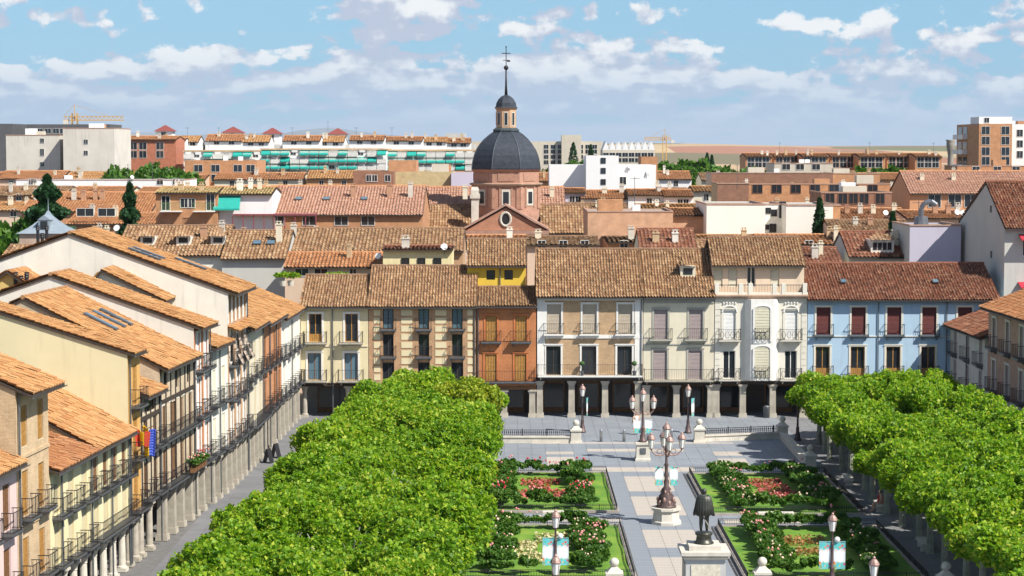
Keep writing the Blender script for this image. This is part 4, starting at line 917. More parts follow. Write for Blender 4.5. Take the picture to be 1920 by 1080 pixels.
def gable_front(name, label, x0, x1, Y, yeave, ypeak, xpeak, wall, tiles, Dp=8):
    """gable end towards the camera, ridge running away from it"""
    a, b_ = at(x0, yeave, Y), at(x1, yeave, Y); p = at(xpeak, ypeak, Y); r = empty(name, (a.x, Y, 0)); tag(r, label, 'house')
    W = b_.x - a.x; zp, xp = p.z, p.x - a.x; za, zb = a.z, b_.z
    m = MB(); m.poly([(0, 0, 0), (W, 0, 0), (W, 0, zb), (xp, 0, zp), (0, 0, za)]); m.quad((0, 0, 0), (0, 0, za), (0, Dp, za), (0, Dp, 0)); m.quad((W, 0, 0), (W, Dp, 0), (W, Dp, zb), (W, 0, zb)); m.build('wall', wall, r)
    d = MB(); gr = []
    for (xa, z0, sgn) in ((0, za, 1), (W, zb, -1)):
        L = math.hypot(xp - xa, zp - z0); s = (zp - z0) / abs(xp - xa); o = .4
        e0 = Vector((xa - sgn * o, -.3, z0 - s * o + .06)); V = Vector((xp - xa, 0, zp - z0)).normalized()
        if sgn > 0: gr.append(tile_grid(Vector((e0.x, Dp, e0.z + .06)), (0, -1, 0), V, Dp + .3, L + o * 1.1, 0, 0, .25, .42, 5))
        else: gr.append(tile_grid(Vector((e0.x, -.3, e0.z + .06)), (0, 1, 0), V, Dp + .3, L + o * 1.1, 0, 0, .25, .42, 5))
        t = Vector((xp, -.3, zp + .06)); d.quad(e0, Vector((e0.x, Dp, e0.z)), Vector((t.x, Dp, t.z)), t)
        dn = Vector((0, 0, -.14)); d.quad(e0, t, t + dn, e0 + dn); d.quad(e0 + dn, t + dn, Vector((t.x, Dp, t.z)) + dn, Vector((e0.x, Dp, e0.z)) + dn); d.quad(e0, e0 + dn, Vector((e0.x, Dp, e0.z)) + dn, Vector((e0.x, Dp, e0.z)))
    ro = d.build('roof', DARKWOOD, r); tile_part(gr, tiles, ro); return r
gable_front('cream_dormer_house', 'small cream gabled block with orange roof in front of the white gable wall', 152, 300, 134.5, 562, 508, 190, WHT, M_ORANGE, 7)
gable_front('yellow_gable_house', 'mustard yellow gable with orange tiles left of the skylight roof', -60, 98, 134, 566, 510, 15, solid('stucco_mustard', (.62, .45, .16), .9, .05), M_ORANGE, 7)
gable_front('pale_step_gable', 'pale cream gable rising to the corner of the white gable wall', 96, 240, 150, 520, 452, 222, CREAM2, M_ORANGE, 5)
# --- second line
def flats(name, label, x0, x1, Y, ytop, ybot, nf, wall, cols, awn=0.5, bal=None, Dp=14, roofm=None, wm=1.1):
    a, b_ = at(x0, ytop, Y), at(x1, ytop, Y); W = b_.x - a.x; z = a.z; zb = at(x0, ybot, Y).z; fh = (z - zb) / nf
    r = empty(name, (a.x, Y, 0)); tag(r, label, 'apartment block')
    MB().box(0, W, 0, Dp, 0, z).build('wall', wall, r); MB().box(-.2, W + .2, -.4, Dp + .2, z + .003, z + .3).build('roof_slab', roofm or solid('roof_edge_peach', (.55, .38, .22)), r)
    cw = W / cols; wmn, pn = far_window(wm, fh * .5, WHITE)
    bm_ = MB().box(-cw * .47, cw * .47, -1.0, -.003, 0, .95).mesh('balcony', bal or WHITE); rl = MB()
    for i in range(9): rl.box(-cw * .45 + cw * .9 * i / 8 - .03, -cw * .45 + cw * .9 * i / 8 + .03, -1.06, -1.003, .1, 1.1)
    rl.box(-cw * .46, cw * .46, -1.06, -1.003, 1.05, 1.15); rlm = rl.mesh('railing', WHITE)
    aw = MB().add([(-cw * .46, -1.5, -.75), (cw * .46, -1.5, -.75), (cw * .46, -.02, .0), (-cw * .46, -.02, 0), (-cw * .46, -1.5, -1.05), (cw * .46, -1.5, -1.05), (cw*.46, -1.44, -.80), (-cw*.46, -1.44, -.80)], [(0, 1, 2, 3), (0, 4, 5, 1), (3, 2, 6, 7)]).mesh('awning', AWN)
    for f in range(nf):
        for c in range(cols):
            x = (c + .5) * cw; zf = z - (f + 1) * fh; k = random.random()
            o = inst('window', wmn, r, (x - cw * .2, 0, zf + fh * .25)); inst('pane', pn, o)
            if k < .8:
                o = inst('balcony', bm_, r, (x, 0, zf)); inst('railing', rlm, o)
            if random.random() < awn: inst('awning', aw, r, (x, 0, zf + fh * .95))
            elif random.random() < .3: inst('sun_blind', MB().box(-cw*.3, cw*.3, -.9, -.85, .9, fh * .95).mesh('sun_blind', WHITEB), r, (x, 0, zf))
    return r
flats('awning_flats', 'long apartment block with rows of green awnings, left of the dome', 490, 725, 432, 281, 345, 5, WHB, 13, .6)
flats('awning_flats', 'green awning apartment block stretch just behind the dome', 727, 890, 436, 283, 345, 5, BEIGEW, 9, .4)
flats('awning_flats', 'upper apartment stretch with few awnings left of the green awning block', 345, 492, 445, 284, 340, 4, WHB, 8, .3)
bg('teal_window_block', 'orange brick block with teal window strip below the awning flats', 346, 482, 395, 301, BRK, None, None, 14, cat='apartment block', grid=([372, 404, 446, 470], [322, 340], 1.6, 1.3), parapet=False)
H = bg('red_flats', 'red brick flats with white balconies behind the garden trees', 216, 330, 450, 262, brick('brick_redflat', (.42, .14, .07), (.46, .17, .09), (.4, .2, .15), .5, .12), M_CLAY, 256, 12, cat='apartment block', grid=([232, 250, 268, 300], [280, 296], 1.6, 1.5))
bg('concrete_block', 'weathered blank concrete block, left of the pair', 11, 112, 420, 254, CONC, None, None, 18, cat='apartment block', win=[(79, 268, .8, .9), (79, 292, .8, 1.4), (79, 312, .8, .9)])
bg('concrete_block', 'taller weathered concrete block with pale sunlit edge, right of the pair', 118, 214, 415, 241, CONC, None, None, 18, cat='apartment block', win=[(161, 270, .8, .9), (161, 291, .8, .9)])
bg('dark_block', 'dark grey flat block behind the concrete pair', 50, 207, 520, 233, DGREY, None, None, 15, cat='apartment block', grid=([60, 75, 90, 105, 118], [250], 1.5, 1.2), parapet=False)
bg('dark_block', 'small dark block cut by the left edge', -40, 24, 520, 232, DGREY, None, None, 15, cat='apartment block', parapet=False)
for i, (x0, x1, yt, lab) in enumerate(((292, 322, 246, 'leftmost'), (418, 452, 249, 'second from left'), (494, 524, 251, 'third from left'), (616, 648, 252, 'rightmost'))):
    H = bg('penthouse', 'white rooftop penthouse with small dark red pyramid roof, %s of four' % lab, x0, x1, 500, yt, WHB, None, None, 5, cat='penthouse', parapet=False, win=[((x0 + x1) / 2, yt + 8, 1.2, .8)])
    w = at(x1, yt, 500).x - at(x0, yt, 500).x; z = at(x0, yt, 500).z; MB().frustum(w/2, 2.5, z + .01, z + 1.5, w + 1, 6, .2, .2).build('pyramid_roof', shade('roof_maroon', (.22, .06, .05)), H)
for i, (x0, x1, ye, yr, t_) in enumerate(((275, 345, 268, 259, 0), (335, 372, 266, 256, 1), (385, 455, 264, 253, 0), (455, 505, 266, 255, 1), (530, 600, 264, 255, 0), (592, 645, 266, 256, 1), (655, 720, 263, 255, 0), (722, 792, 264, 257, 0), (790, 838, 266, 258, 1), (838, 882, 268, 260, 0))):
    bg('rooftop_house', 'small white house with clay tiled roof on the skyline, %s from the left' % ('first second third fourth fifth sixth seventh eighth ninth tenth'.split()[i]), x0, x1, 470 + (i % 3) * 6, ye, WHB, M_CLAY if t_ == 0 else M_ORANGE, yr, 9, pitch=.6, win=[(x0 + (x1 - x0) * f, ye + 7, 1.2, .9) for f in (.3, .7)])
bg('long_dark_roofline', 'long grey apartment roofline carrying the skyline houses', 214, 890, 485, 271, GRYW, None, None, 14, cat='apartment block', parapet=False)
bg('grey_tower_block', 'plain grey block on the skyline left of the dome', 834, 872, 560, 250, GRYW, None, None, 12, cat='apartment block', parapet=False)
H = bg('beige_flats', 'long beige apartment block with many window rows behind the dome', 862, 1130, 620, 265, BEIGEW, None, None, 16, cat='apartment block', grid=([1024 + 13 * i for i in range(8)] + [870, 880], [279, 288, 298, 308], 1.4, 1.2), parapet=False)
bg('beige_stair_tower', 'beige stair tower topping the long apartment block', 1053, 1090, 618, 253, BEIGEW, None, None, 8, cat='apartment block', parapet=False)
H = bg('sawtooth_roof_block', 'pale block with bright white sawtooth roof right of the dome', 1130, 1228, 560, 281, BEIGEW, None, None, 14, cat='apartment block', grid=([1136 + 12 * i for i in range(8)], [294, 304], 1.5, 1.1), parapet=False)
w = at(1228, 281, 560).x - at(1130, 281, 560).x; z = at(1130, 281, 560).z
for i in range(8): MB().add([(w * i / 8, 0, z), (w * (i + 1) / 8, 0, z), (w * (i + .5) / 8, 0, z + 2.3), (w * i / 8, 12, z), (w * (i + 1) / 8, 12, z), (w * (i + .5) / 8, 12, z + 2.3)], [(0, 1, 2), (0, 2, 5, 3), (1, 4, 5, 2)]).build('sawtooth', WHB, H)
H = bg('white_modern_house', 'bright white modern cubic building, tall middle part, right of the dome', 1099, 1160, 322, 292, WHB, None, None, 12, cat='building', parapet=False, win=[(1131, 306, .7, .8), (1131, 325, .7, .8), (1131, 346, .7, .8)], fm=DGREY)
bg('white_modern_house', 'lower left wing of the bright white cubic building', 1030, 1099, 326, 309, WHB, None, None, 10, cat='building', parapet=False)
bg('white_modern_house', 'right wing of the bright white cubic building with balconies', 1160, 1230, 327, 309, WHB, None, None, 10, cat='building', parapet=False, win=[(1168, 346, 1.0, 1.2)])
bg('brick_cube', 'small orange brick cube behind the right white wing', 1202, 1233, 345, 294, BRK, None, None, 8, parapet=False)
for i, (x0, x1, ye, yr, wl, lb) in enumerate(((1042, 1098, 362, 354, LAV, 'lavender house with clay roof below the white cube'), (1090, 1180, 372, 358, WHB, 'white house with two small windows and clay roof right of the drum'), (1178, 1250, 366, 356, WHB, 'white house with skylights and orange roof'), (1245, 1300, 368, 357, WHB, 'white low house with satellite dishes on its clay roof'))):
    bg('white_clay_roof_house', lb, x0, x1, 292 - i, ye, wl, M_CLAY, yr, 10, win=[(x0 + (x1 - x0) * f, ye + 18, .7, .9) for f in (.55, .75)])
bg('pink_roof_flats', 'large pinkish tiled roof block, left part with dark gallery', 440, 792, 240, 402, BRK, M_PINK, 350, 20, cat='apartment block', sky=[(560, 372), (612, 375), (683, 376)], chim=[(492, 1.3), (510, 1.2), (655, 1.5), (725, 1.6), (765, 1.8), (870, 1.4)], win=[(470, 422, 1.5, 1), (520, 422, 1.5, 1), (580, 422, 1.5, 1), (640, 422, 1.5, 1), (690, 422, 1.5, 1)])
bg('pink_roof_flats', 'pinkish tiled roof stretch reaching behind the church drum', 786, 1060, 262, 398, BRK, M_PINK, 352, 16, cat='apartment block', chim=[(790, 1.3), (1036, 1.3)])
MB_ = MB(); p0, p1 = at(436, 404, 236), at(592, 404, 236); MB_.box(0, p1.x - p0.x, 0, 2.5, p0.z, p0.z + .15)
for i in range(9): MB_.box((p1.x - p0.x) * i / 8 - .06, (p1.x - p0.x) * i / 8 + .06, .1, .2, p0.z - 1.6, p0.z)
tag(MB_.build('pergola', shade('pergola_maroon', (.22, .06, .07)), None, loc=(p0.x, 236, 0)), 'maroon pergola along the terrace below the big pink roof', 'pergola')
bg('dark_flats', 'dark brown flats with small white windows left of the church', 662, 738, 300, 321, BRKD, None, None, 10, cat='apartment block', grid=([692, 702, 727], [340], .8, .9), parapet=False)
bg('straw_block', 'straw brick blank block beside dark flats', 735, 850, 305, 322, BRKY, None, None, 10, cat='apartment block', parapet=False)
bg('brick_top_block', 'orange brick rooftop cube above the straw block', 728, 780, 308, 301, BRK, None, None, 8, cat='building', parapet=False)
bg('lavender_wall_block', 'lavender blank wall left of the drum', 846, 886, 302, 324, LAV, None, None, 10, cat='building', parapet=False)
H = bg('garden_flats', 'brick flats with straw coloured tiled roof, balconies and open shutters', 292, 408, 236, 362, BRK, M_YEL, 352, 9, cat='apartment block', win=[(311, 394, .9, 1.6), (346, 389, .9, 1.0), (359, 389, .8, 1.0), (395, 394, .9, 1.8)])
for px in (322, 384):
    p = at(px, 397, 236); e = MB().box(-1.2, 1.2, -1.0, -.003, 0, .12).build('balcony', WHITE, H, loc=(p.x - at(292, 362, 236).x, 0, p.z))
    q = MB(); [q.box(-1.2 + .16 * i, -1.17 + .16 * i, -1, -.97, .12, 1.0) for i in range(16)]; q.box(-1.2, 1.2, -1.02, -.97, 1, 1.05); q.build('railing', shade('rail_green', (.16, .25, .1)), e)
H = bg('garden_flats', 'right half of the straw roofed flats, white wall with green awning', 408, 510, 237, 364, WHB, M_YEL, 352, 9, cat='apartment block')
p = at(427, 384, 237); MB().add([(-1.5, -1.2, -.4), (1.5, -1.2, -.4), (1.5, 0, 1.1), (-1.5, 0, 1.1), (-1.5, -1.2, -.6), (1.5, -1.2, -.6)], [(0, 1, 2, 3), (0, 4, 5, 1)]).build('awning', AWN, H, loc=(p.x - at(408, 364, 237).x, 0, p.z))
bg('clay_roof_house', 'wide bright orange tiled roof with chimneys at the left, behind the pine', 40, 285, 262, 396, BRK, M_CLAY, 362, 16, chim=[(52, 1.4), (124, 1.4), (142, 1.3), (165, 1.4), (178, 1.4)])
bg('clay_roof_house', 'lower orange roof with roof windows left of the garden flats', 125, 292, 250, 420, BRK, M_CLAY, 400, 12, win=[(160, 405, 2, .9), (200, 405, 2, .9)])
bg('clay_roof_house', 'small orange roofed white houses under the concrete blocks', 0, 130, 330, 362, WHB, M_CLAY, 352, 10)
bg('white_strip_block', 'low white roof terrace in front of the concrete blocks', 30, 345, 345, 338, WHB, None, None, 14, cat='building', grid=([60, 63, 300, 330], [346], 1, 1))
H = bg('salmon_wall_block', 'large blank salmon brick wall right of the church', 1102, 1262, 232, 398, SALMON, None, None, 14, cat='building')
bg('salmon_wall_block', 'short shaded return of the salmon brick block', 1262, 1330, 236, 404, SALMON, M_CLAY, 392, 12, cat='building')
WALLW = solid('blank_white_wall', (.80, .76, .68), .9, .04, .25, .1, 0, .1)
H = bg('blank_white_house', 'big blank cream white wall, left part', 1325, 1435, 232, 384, WALLW, None, None, 14, cat='building')
bg('blank_white_house', 'recessed middle of the blank white building with small windows', 1433, 1475, 236, 384, WALLW, None, None, 10, cat='building', win=[(1440, 400, .6, .6), (1451, 405, .6, .7), (1467, 408, .7, 1.8), (1437, 430, .5, .5), (1449, 435, .7, .9)], fm=DGREY)
bg('blank_white_house', 'blank white wall, right part beside the cypress', 1474, 1562, 232, 386, WALLW, None, None, 14, cat='building')
bg('brick_edge_house', 'narrow strip of orange brick next to the blank white wall', 1562, 1576, 233, 386, BRK, None, None, 13, cat='building')
bg('brown_cube', 'brown brick rooftop block with straw side above the white wall', 1345, 1404, 262, 345, BRKD, None, None, 8, cat='building', side=BRKY)
bg('long_brick_terrace', 'long low orange brick terrace with pilaster strips', 1404, 1670, 300, 346, BRK, None, None, 10, cat='building', grid=([1420 + 36 * i for i in range(7)], [362], 1.4, 1.2), fm=BRKD)
bg('stepped_brick_row', 'stepped dark brick row with green shades in front of orange terrace', 1540, 1672, 262, 362, BRKD, None, None, 10, cat='building', grid=([1556, 1580, 1600, 1620, 1650], [382], 1.1, 1.3), fm=BRKD)
bg('brown_row', 'brown and beige row of flats under the garden trees', 1334, 1562, 350, 325, BRKD, None, None, 10, cat='apartment block', side=BEIGEW)
bg('beige_flats_mid', 'beige flats with terrace clutter in the middle right distance', 1452, 1562, 372, 307, BEIGEW, None, None, 12, cat='apartment block', grid=([1474, 1500, 1530], [318], 1.4, 1))
bg('orange_wall_block', 'plain orange brick block right of beige flats', 1558, 1650, 352, 326, BRK, None, None, 12, cat='apartment block')
for i in range(7):
    x0 = 1398 + i * 53
    bg('hip_roof_flats', 'brick flats with clay hip roof on the skyline, %s of seven' % ('first second third fourth fifth sixth seventh'.split()[i]), x0, x0 + 50, 480 + (i % 2) * 8, 294, BRK, M_CLAY, 288, 12, cat='apartment block', pitch=.7, grid=([x0 + 10, x0 + 24, x0 + 38], [304, 314], 1.5, 1.2))
bg('roof_sea_house', 'cluttered clay roofs right of the cypress, rear', 1575, 1712, 246, 416, BRK, M_CLAY, 392, 16, chim=[(1600, 1), (1625, 1.2), (1650, 1), (1690, 1.2)])
bg('roof_sea_house', 'cluttered clay roofs right of the cypress, front', 1560, 1712, 222, 436, PEACH, M_TAN, 414, 10, chim=[(1612, .8), (1640, .9), (1690, .8)])
bg('mansard_hotel', 'long orange building with pink tiled mansard, white dormers and striped awnings', 1706, 2010, 270, 362, solid('stucco_orange', (.58, .30, .16), .9, .05, .5), M_PINK, 322, 14, cat='building', grid=([1752, 1790, 1820, 1860, 1900], [388], 1.6, 1.7), chim=[(1740, .8), (1800, .8)])
bg('roof_clutter_house', 'tiled roof with chimneys and dishes before the mansard building', 1700, 1830, 236, 410, PEACH, M_CLAY, 396, 12, chim=[(1765, 1.2), (1790, 1.2), (1808, 1.2)])
bg('tower_flats', 'tall brown brick apartment tower with glazed balconies on the right skyline', 1836, 1898, 420, 232, BRK, None, None, 21, cat='apartment block', parapet=False, grid=([1848, 1885], [252, 271, 291, 309], 1.6, 1.6))
bg('tower_white_flats', 'white wing of the tall apartment tower at the right edge', 1898, 1990, 424, 233, WHB, None, None, 16, cat='apartment block', grid=([1912], [256, 276, 296], 1.2, 1.4), parapet=False)
bg('tower_roof_house', 'white rooftop machine room on the brick tower', 1836, 1898, 424, 219, WHB, None, None, 8, cat='building', parapet=False, win=[(1850, 230, 1, 1)])
TW = [o for o in C.objects if o.name.startswith('tower_flats')][0]; tz = at(1836, 232, 420).z
for f in range(4):
    for k in range(2):
        y0_ = 10.5 + k * 5; q = MB().box(-1.1, -.004, y0_, y0_ + 4.4, tz - 3.1 * (f + 1), tz - 3.1 * (f + 1) + 1.0).build('balcony', WHITE, TW); MB().box(-.06, -.004, y0_ + .4, y0_ + 4, tz - 3.1 * (f + 1) + 1.05, tz - 3.1 * f - .5).build('glazing', GLASS, q)
bg('tower_podium', 'orange podium and white terraces below the brick tower', 1795, 1990, 400, 312, BRK, None, None, 12, cat='building', grid=([1830, 1870, 1905], [322], 1.4, 1))
p = at(1782, 320, 460); wt = MB(); wt.lathe([(1.1, 0), (.75, p.z), (.6, at(1782, 292, 460).z), (.95, at(1782, 276, 460).z), (1.0, at(1782, 268, 460).z), (.9, at(1782, 266, 460).z), (1.2, at(1782, 262, 460).z)], (0, 0, 0), 14)
tag(wt.build('water_tower', solid('tower_concrete', (.30, .27, .23), .95, .2, .3), None, True, (p.x, 460, 0)), 'concrete water tower with flared top left of the brick tower', 'water tower')
def crane(label, px, ybase, ytop, x0, x1, Y):
    b = at(px, ybase, Y); t = at(px, ytop, Y); r = empty('tower_crane', (b.x, Y, 0)); tag(r, label, 'crane'); CR = shade('crane_yellow', (.55, .33, .10))
    m = MB(); h = t.z; s = .8
    for dx, dy in ((-s, -s), (s, -s), (-s, s), (s, s)): m.tube((dx, dy, 0), (dx, dy, h), .16, None, 4)
    for i in range(int(h / 2)): m.tube((-s, -s, i * 2), (s, -s, i * 2 + 2), .1, None, 4)
    m.build('mast', CR, r); j = MB(); xa, xb = at(x0, ytop, Y).x - b.x, at(x1, ytop, Y).x - b.x; z = t.z - 2.2
    j.tube((xa, 0, z), (xb, 0, z), .2, None, 4); j.tube((xa, 0, z + 1.2), (xb, 0, z + 1.2), .15, None, 4); n = 14
    for i in range(n): a = xa + (xb - xa) * i / n; c = xa + (xb - xa) * (i + 1) / n; j.tube((a, 0, z), ((a + c) / 2, 0, z + 1.2), .1, None, 4); j.tube(((a + c) / 2, 0, z + 1.2), (c, 0, z), .1, None, 4)
    j.tube((0, 0, t.z + 2.5), (xb * .7, 0, z + 1.2), .06, None, 4); j.tube((0, 0, t.z + 2.5), (xa, 0, z + 1.2), .06, None, 4); j.tube((0, 0, z), (0, 0, t.z + 2.5), .25, .1, 4); j.build('jib', CR, r)
    MB().box(xa if abs(xa) < abs(xb) else xb - 1.5, (xa if abs(xa) < abs(xb) else xb - 1.5) + 1.5, -.6, .6, z - 1.2, z).build('counterweight', CONC, r)
crane('orange tower crane with long jib above the dark left block', 140, 240, 212, 119, 232, 640)
crane('pale tower crane far behind the sawtooth roof', 1246, 300, 253, 1258, 1208, 900)
# filler roofs so that no bare ground shows between the named houses
k = 0
for Y, ye in ((216, 455), (280, 392), (320, 362), (385, 335)):
    x = -190
    while x < 2060:
        w = random.uniform(110, 190)
        bg('old_town_house', 'tile roofed old town house partly hidden behind nearer roofs', x, x + w, Y + random.uniform(0, 6), ye + random.uniform(-4, 6), random.choice([WHB, PEACH, CREAM2, BRK]), random.choice([M_CLAY, M_TAN, M_ORANGE]), ye - random.uniform(8, 14), 12, group='roofs of the old town behind the named houses', pitch=.5, win=[(x + w * f_, ye + 14, .8, 1.0) for f_ in (.2, .5, .8)])
        x += w + random.uniform(2, 20)
# aerials and dishes
am = MB(); am.tube((0, 0, 0), (0, 0, 3.2), .035, None, 5); am.box(-.6, .6, -.015, .015, 3.0, 3.03)
for i in range(6): am.box(-.55 + i * .2, -.53 + i * .2, -.35, .35, 2.98, 3.01)
amm = am.mesh('antenna', ZINC)
for i, (px, py, Y) in enumerate(((190, 500, 150), (352, 262, 480), (548, 262, 480), (668, 262, 480), (735, 262, 480), (1462, 290, 482), (1630, 290, 482), (1750, 290, 488), (505, 330, 300), (1320, 405, 236), (1382, 350, 262), (1722, 434, 196), (1545, 440, 232), (1190, 380, 233), (286, 335, 345), (240, 340, 345), (410, 262, 480), (615, 250, 500))):
    p = at(px, py, Y); o = inst('antenna', amm, None, (p.x, Y, p.z - .3), random.uniform(0, 3)); tag(o, 'thin rooftop television aerial on a pole', 'antenna', 'rooftop aerials across the town')
dm = MB(); dm.lathe([(.02, 0), (.3, .05), (.5, .15), (.52, .16)], (0, 0, 0), 14); dish = dm.mesh('dish', WHB); dp_ = MB().tube((0, 0, -.9), (0, 0, 0), .04).mesh('pole', ZINC)
for i, (px, py, Y) in enumerate(((220, 424, 203), (833, 459, 190.5), (710, 476, 193), (1180, 310, 327), (1215, 320, 327), (1262, 382, 291), (1275, 384, 291), (1300, 384, 291), (1530, 362, 300), (1552, 364, 300), (1620, 362, 300), (1660, 396, 246), (1793, 395, 236), (1805, 396, 236), (248, 330, 345), (90, 330, 345))):
    p = at(px, py, Y); r = empty('satellite_dish', (p.x, Y - .2, p.z)); tag(r, 'small white satellite dish on a rooftop', 'satellite dish', 'satellite dishes across the town')
    inst('dish', dish, r, (0, 0, -.2), 0, .62, (R(65), 0, random.uniform(-.6, .6))); inst('pole', dp_, r)
# ================================================================= leaves
def leaf_cloud(name, pts, size, mat, up=0.6, jitter=0.5):
    """one small folded-free quad per point; uv.x carries a random number per leaf"""
    P = np.asarray(pts); n = len(P)
    N = rng.normal(0, 1, (n, 3)); N[:, 2] = np.abs(N[:, 2]) + up; N /= np.linalg.norm(N, axis=1)[:, None]
    A = np.cross(N, rng.normal(0, 1, (n, 3))); A /= np.linalg.norm(A, axis=1)[:, None]; B = np.cross(N, A)
    s = size * rng.uniform(1 - jitter, 1 + jitter, n)[:, None]; A *= s; B *= s * 0.8
    droop = N * s * 0.25
    V = np.stack([P - A - droop, P + B, P + A - droop, P - B], 1).reshape(-1, 3)
    Q = np.arange(n * 4).reshape(n, 4); u = np.repeat(rng.uniform(0, 1, n), 4); uv = np.stack([u, np.repeat(rng.uniform(0, 1, n), 4)], 1)
    return np_mesh(name, V, Q, mat, uv)
G1 = leaf_mat('plane_leaf', [(0.0, (.06, .15, .012)), (0.3, (.14, .29, .018)), (0.6, (.25, .41, .025)), (0.85, (.42, .50, .045)), (1.0, (.55, .53, .10))], .45)
G1Y = leaf_mat('plane_leaf_yellow', [(0.0, (.12, .22, .02)), (0.5, (.30, .38, .03)), (1.0, (.52, .48, .05))], .38)
G2 = leaf_mat('rose_leaf', [(0.0, (.025, .08, .014)), (0.6, (.07, .17, .024)), (1.0, (.17, .26, .04))], .3)
G3 = leaf_mat('conifer_leaf', [(0.0, (.012, .045, .02)), (0.7, (.03, .09, .03)), (1.0, (.06, .13, .04))], .15)
G4 = leaf_mat('far_tree_leaf', [(0.0, (.03, .09, .015)), (0.6, (.07, .17, .02)), (1.0, (.14, .25, .03))], .3)
BARK = solid('plane_bark', (.30, .31, .24), .9, .3, 2.2, .3, 0, .4)
def crown_points(n, rx, rz, zc, lobes, seed):
    g = np.random.default_rng(seed); pts = []
    cs = []
    for i in range(lobes):
        a = 2 * math.pi * i / lobes * 1.618 * 3 + g.uniform(0, .6); rr = rx * math.sqrt((i + .5) / lobes) * .8
        cs.append((rr * math.cos(a), rr * math.sin(a), zc + g.uniform(-.25, .35) * rz * (1.2 - rr / rx), g.uniform(.32, .48) * rx * .85))
    per = n // lobes
    for cx, cy, cz, r in cs:
        d = g.normal(0, 1, (per, 3)); d[:, 2] = d[:, 2] * .9 + .25; d /= np.linalg.norm(d, axis=1)[:, None]
        rad = r * (0.5 + 0.62 * g.uniform(0, 1, per) ** .75) * (1 + .16 * np.sin(d[:, 0] * 7 + cx) * np.sin(d[:, 1] * 6 + cy))
        p = d * rad[:, None]; p[:, 2] *= .8; pts.append(p + np.array([cx, cy, cz]))
    return np.concatenate(pts)
def trunk_mesh(h, r, limbs, reach, top, seed):
    g = random.Random(seed); m = MB(); m.tube((0, 0, -.05), (0, 0, .35), r * 1.35, r, 9); m.tube((0, 0, .35), (.05, 0, h), r, r * .8, 9)
    for i in range(limbs):
        a = 2 * math.pi * i / limbs + g.uniform(-.3, .3); d = reach * g.uniform(.7, 1); e = Vector((d * .55 * math.cos(a), d * .55 * math.sin(a), h + (top - h) * .45)); f = Vector((d * math.cos(a), d * math.sin(a), top * g.uniform(.88, 1)))
        m.tube((.05, 0, h - .1), e, r * .5, r * .36, 6); m.tube(e, f, r * .36, r * .12, 5)
        for s in (-.5, .5): m.tube(e, (f.x * .8 + s * d * .5 * math.sin(a), f.y * .8 - s * d * .5 * math.cos(a), f.z * .97), r * .25, r * .08, 5)
    return m.mesh('trunk', BARK)
CROWNS = [leaf_cloud('crown', crown_points(22000, 2.8, 2.3, 4.4, 12, 40 + i), .105, G1, .3) for i in range(5)]
CROWNY = [c.copy() for c in CROWNS[:2]]
for c in CROWNY: c.materials[0] = G1Y
TRUNKS = [trunk_mesh(2.3, .2, 5, 2.2, 4.9, i) for i in range(3)]
def plane_tree(x, y, label, group, s=1.0, yellow=False):
    r = empty('plane_tree', (x, y, 0), random.uniform(0, 6.28)); tag(r, label, 'tree', group)
    inst('trunk', random.choice(TRUNKS), r); inst('crown', random.choice(CROWNY if yellow else CROWNS), r, (0, 0, random.uniform(-.45, .45)), 0, (s * random.uniform(.86, 1.0), s * random.uniform(.86, 1.0), s * random.uniform(.9, 1.12)))
def grove(rows, y0, y1, step, label, group, yellow=None):
    ORD = 'farthest second third fourth fifth sixth seventh eighth ninth tenth eleventh twelfth thirteenth fourteenth fifteenth sixteenth seventeenth eighteenth nineteenth'.split()
    for k, X in enumerate(rows):
        lim = {-3.9: 156.5, -7.8: 163, -11.2: 153}.get(X, y1); ys_ = [q for q in np.arange(y0 + (step / 2 if k % 2 else 0), y1 + .01, step) if q <= lim]
        row = ['path side row', 'middle row', 'house side row'][k]
        for n, y in enumerate(ys_):
            lab_ = label % (row, 'farthest' if n == len(ys_) - 1 else ORD[len(ys_) - 1 - n] + ' from the far end')
            yl = yellow is not None and abs(X - yellow[0]) < 1 and abs(y - yellow[1]) < step / 2
            sl = (y - 110) * .045 if X < -10 else ((y - 110) * .02 if X < 0 else 0)
            plane_tree(X + sl + random.uniform(-.25, .25), y + random.uniform(-.3, .3), 'plane tree with yellowing leaves at the far right end of the left grove' if yl else lab_, group, random.uniform(.92, 1.05), yl)
grove([-3.9, -7.8, -11.2], 86.0, 161.5, 4.5, 'plane tree in the %s of the left grove, %s', 'plane trees of the left grove', (-3.9, 149.0))
grove([23.6, 28.0, 32.0], 90.0, 164.0, 4.4, 'plane tree in the %s of the right grove, %s', 'plane trees of the right grove')
# other trees
def cone_tree(name, label, px, py_top, Y, rad, mat=G3, n=2600, cyp=True, base=0.0):
    t = at(px, py_top, Y); h = t.z - base; r = empty(name, (t.x, Y, base)); tag(r, label, 'tree')
    f = rng.uniform(0, 1, n) ** .8; a = rng.uniform(0, 6.283, n); q = (np.sin(np.pi * np.minimum(f * .9 + .1, 1)) ** .6 if cyp else (1 - f) ** .7 * (.75 + .35 * np.sin(f * 38))) * rad * rng.uniform(.55, 1.05, n); z0 = 0.0 if cyp else h * .42
    m = leaf_cloud('crown', np.stack([q * np.cos(a), q * np.sin(a), .3 + z0 + f * (h - z0) * .97], 1), .22 if cyp else .3, mat, .1); inst('crown', m, r)
    inst('trunk', MB().tube((0, 0, 0), (0, 0, h * .9), .2, .04).mesh('trunk', BARK), r)
cone_tree('cypress', 'tall narrow cypress against the blank white wall', 1537, 368, 229, .95)
cone_tree('cypress', 'small cypress among the clay roofs right of the white wall', 1674, 394, 220, .7)
cone_tree('cypress', 'dark cypress before the beige flats right of the dome', 1075, 264, 600, 2.0)
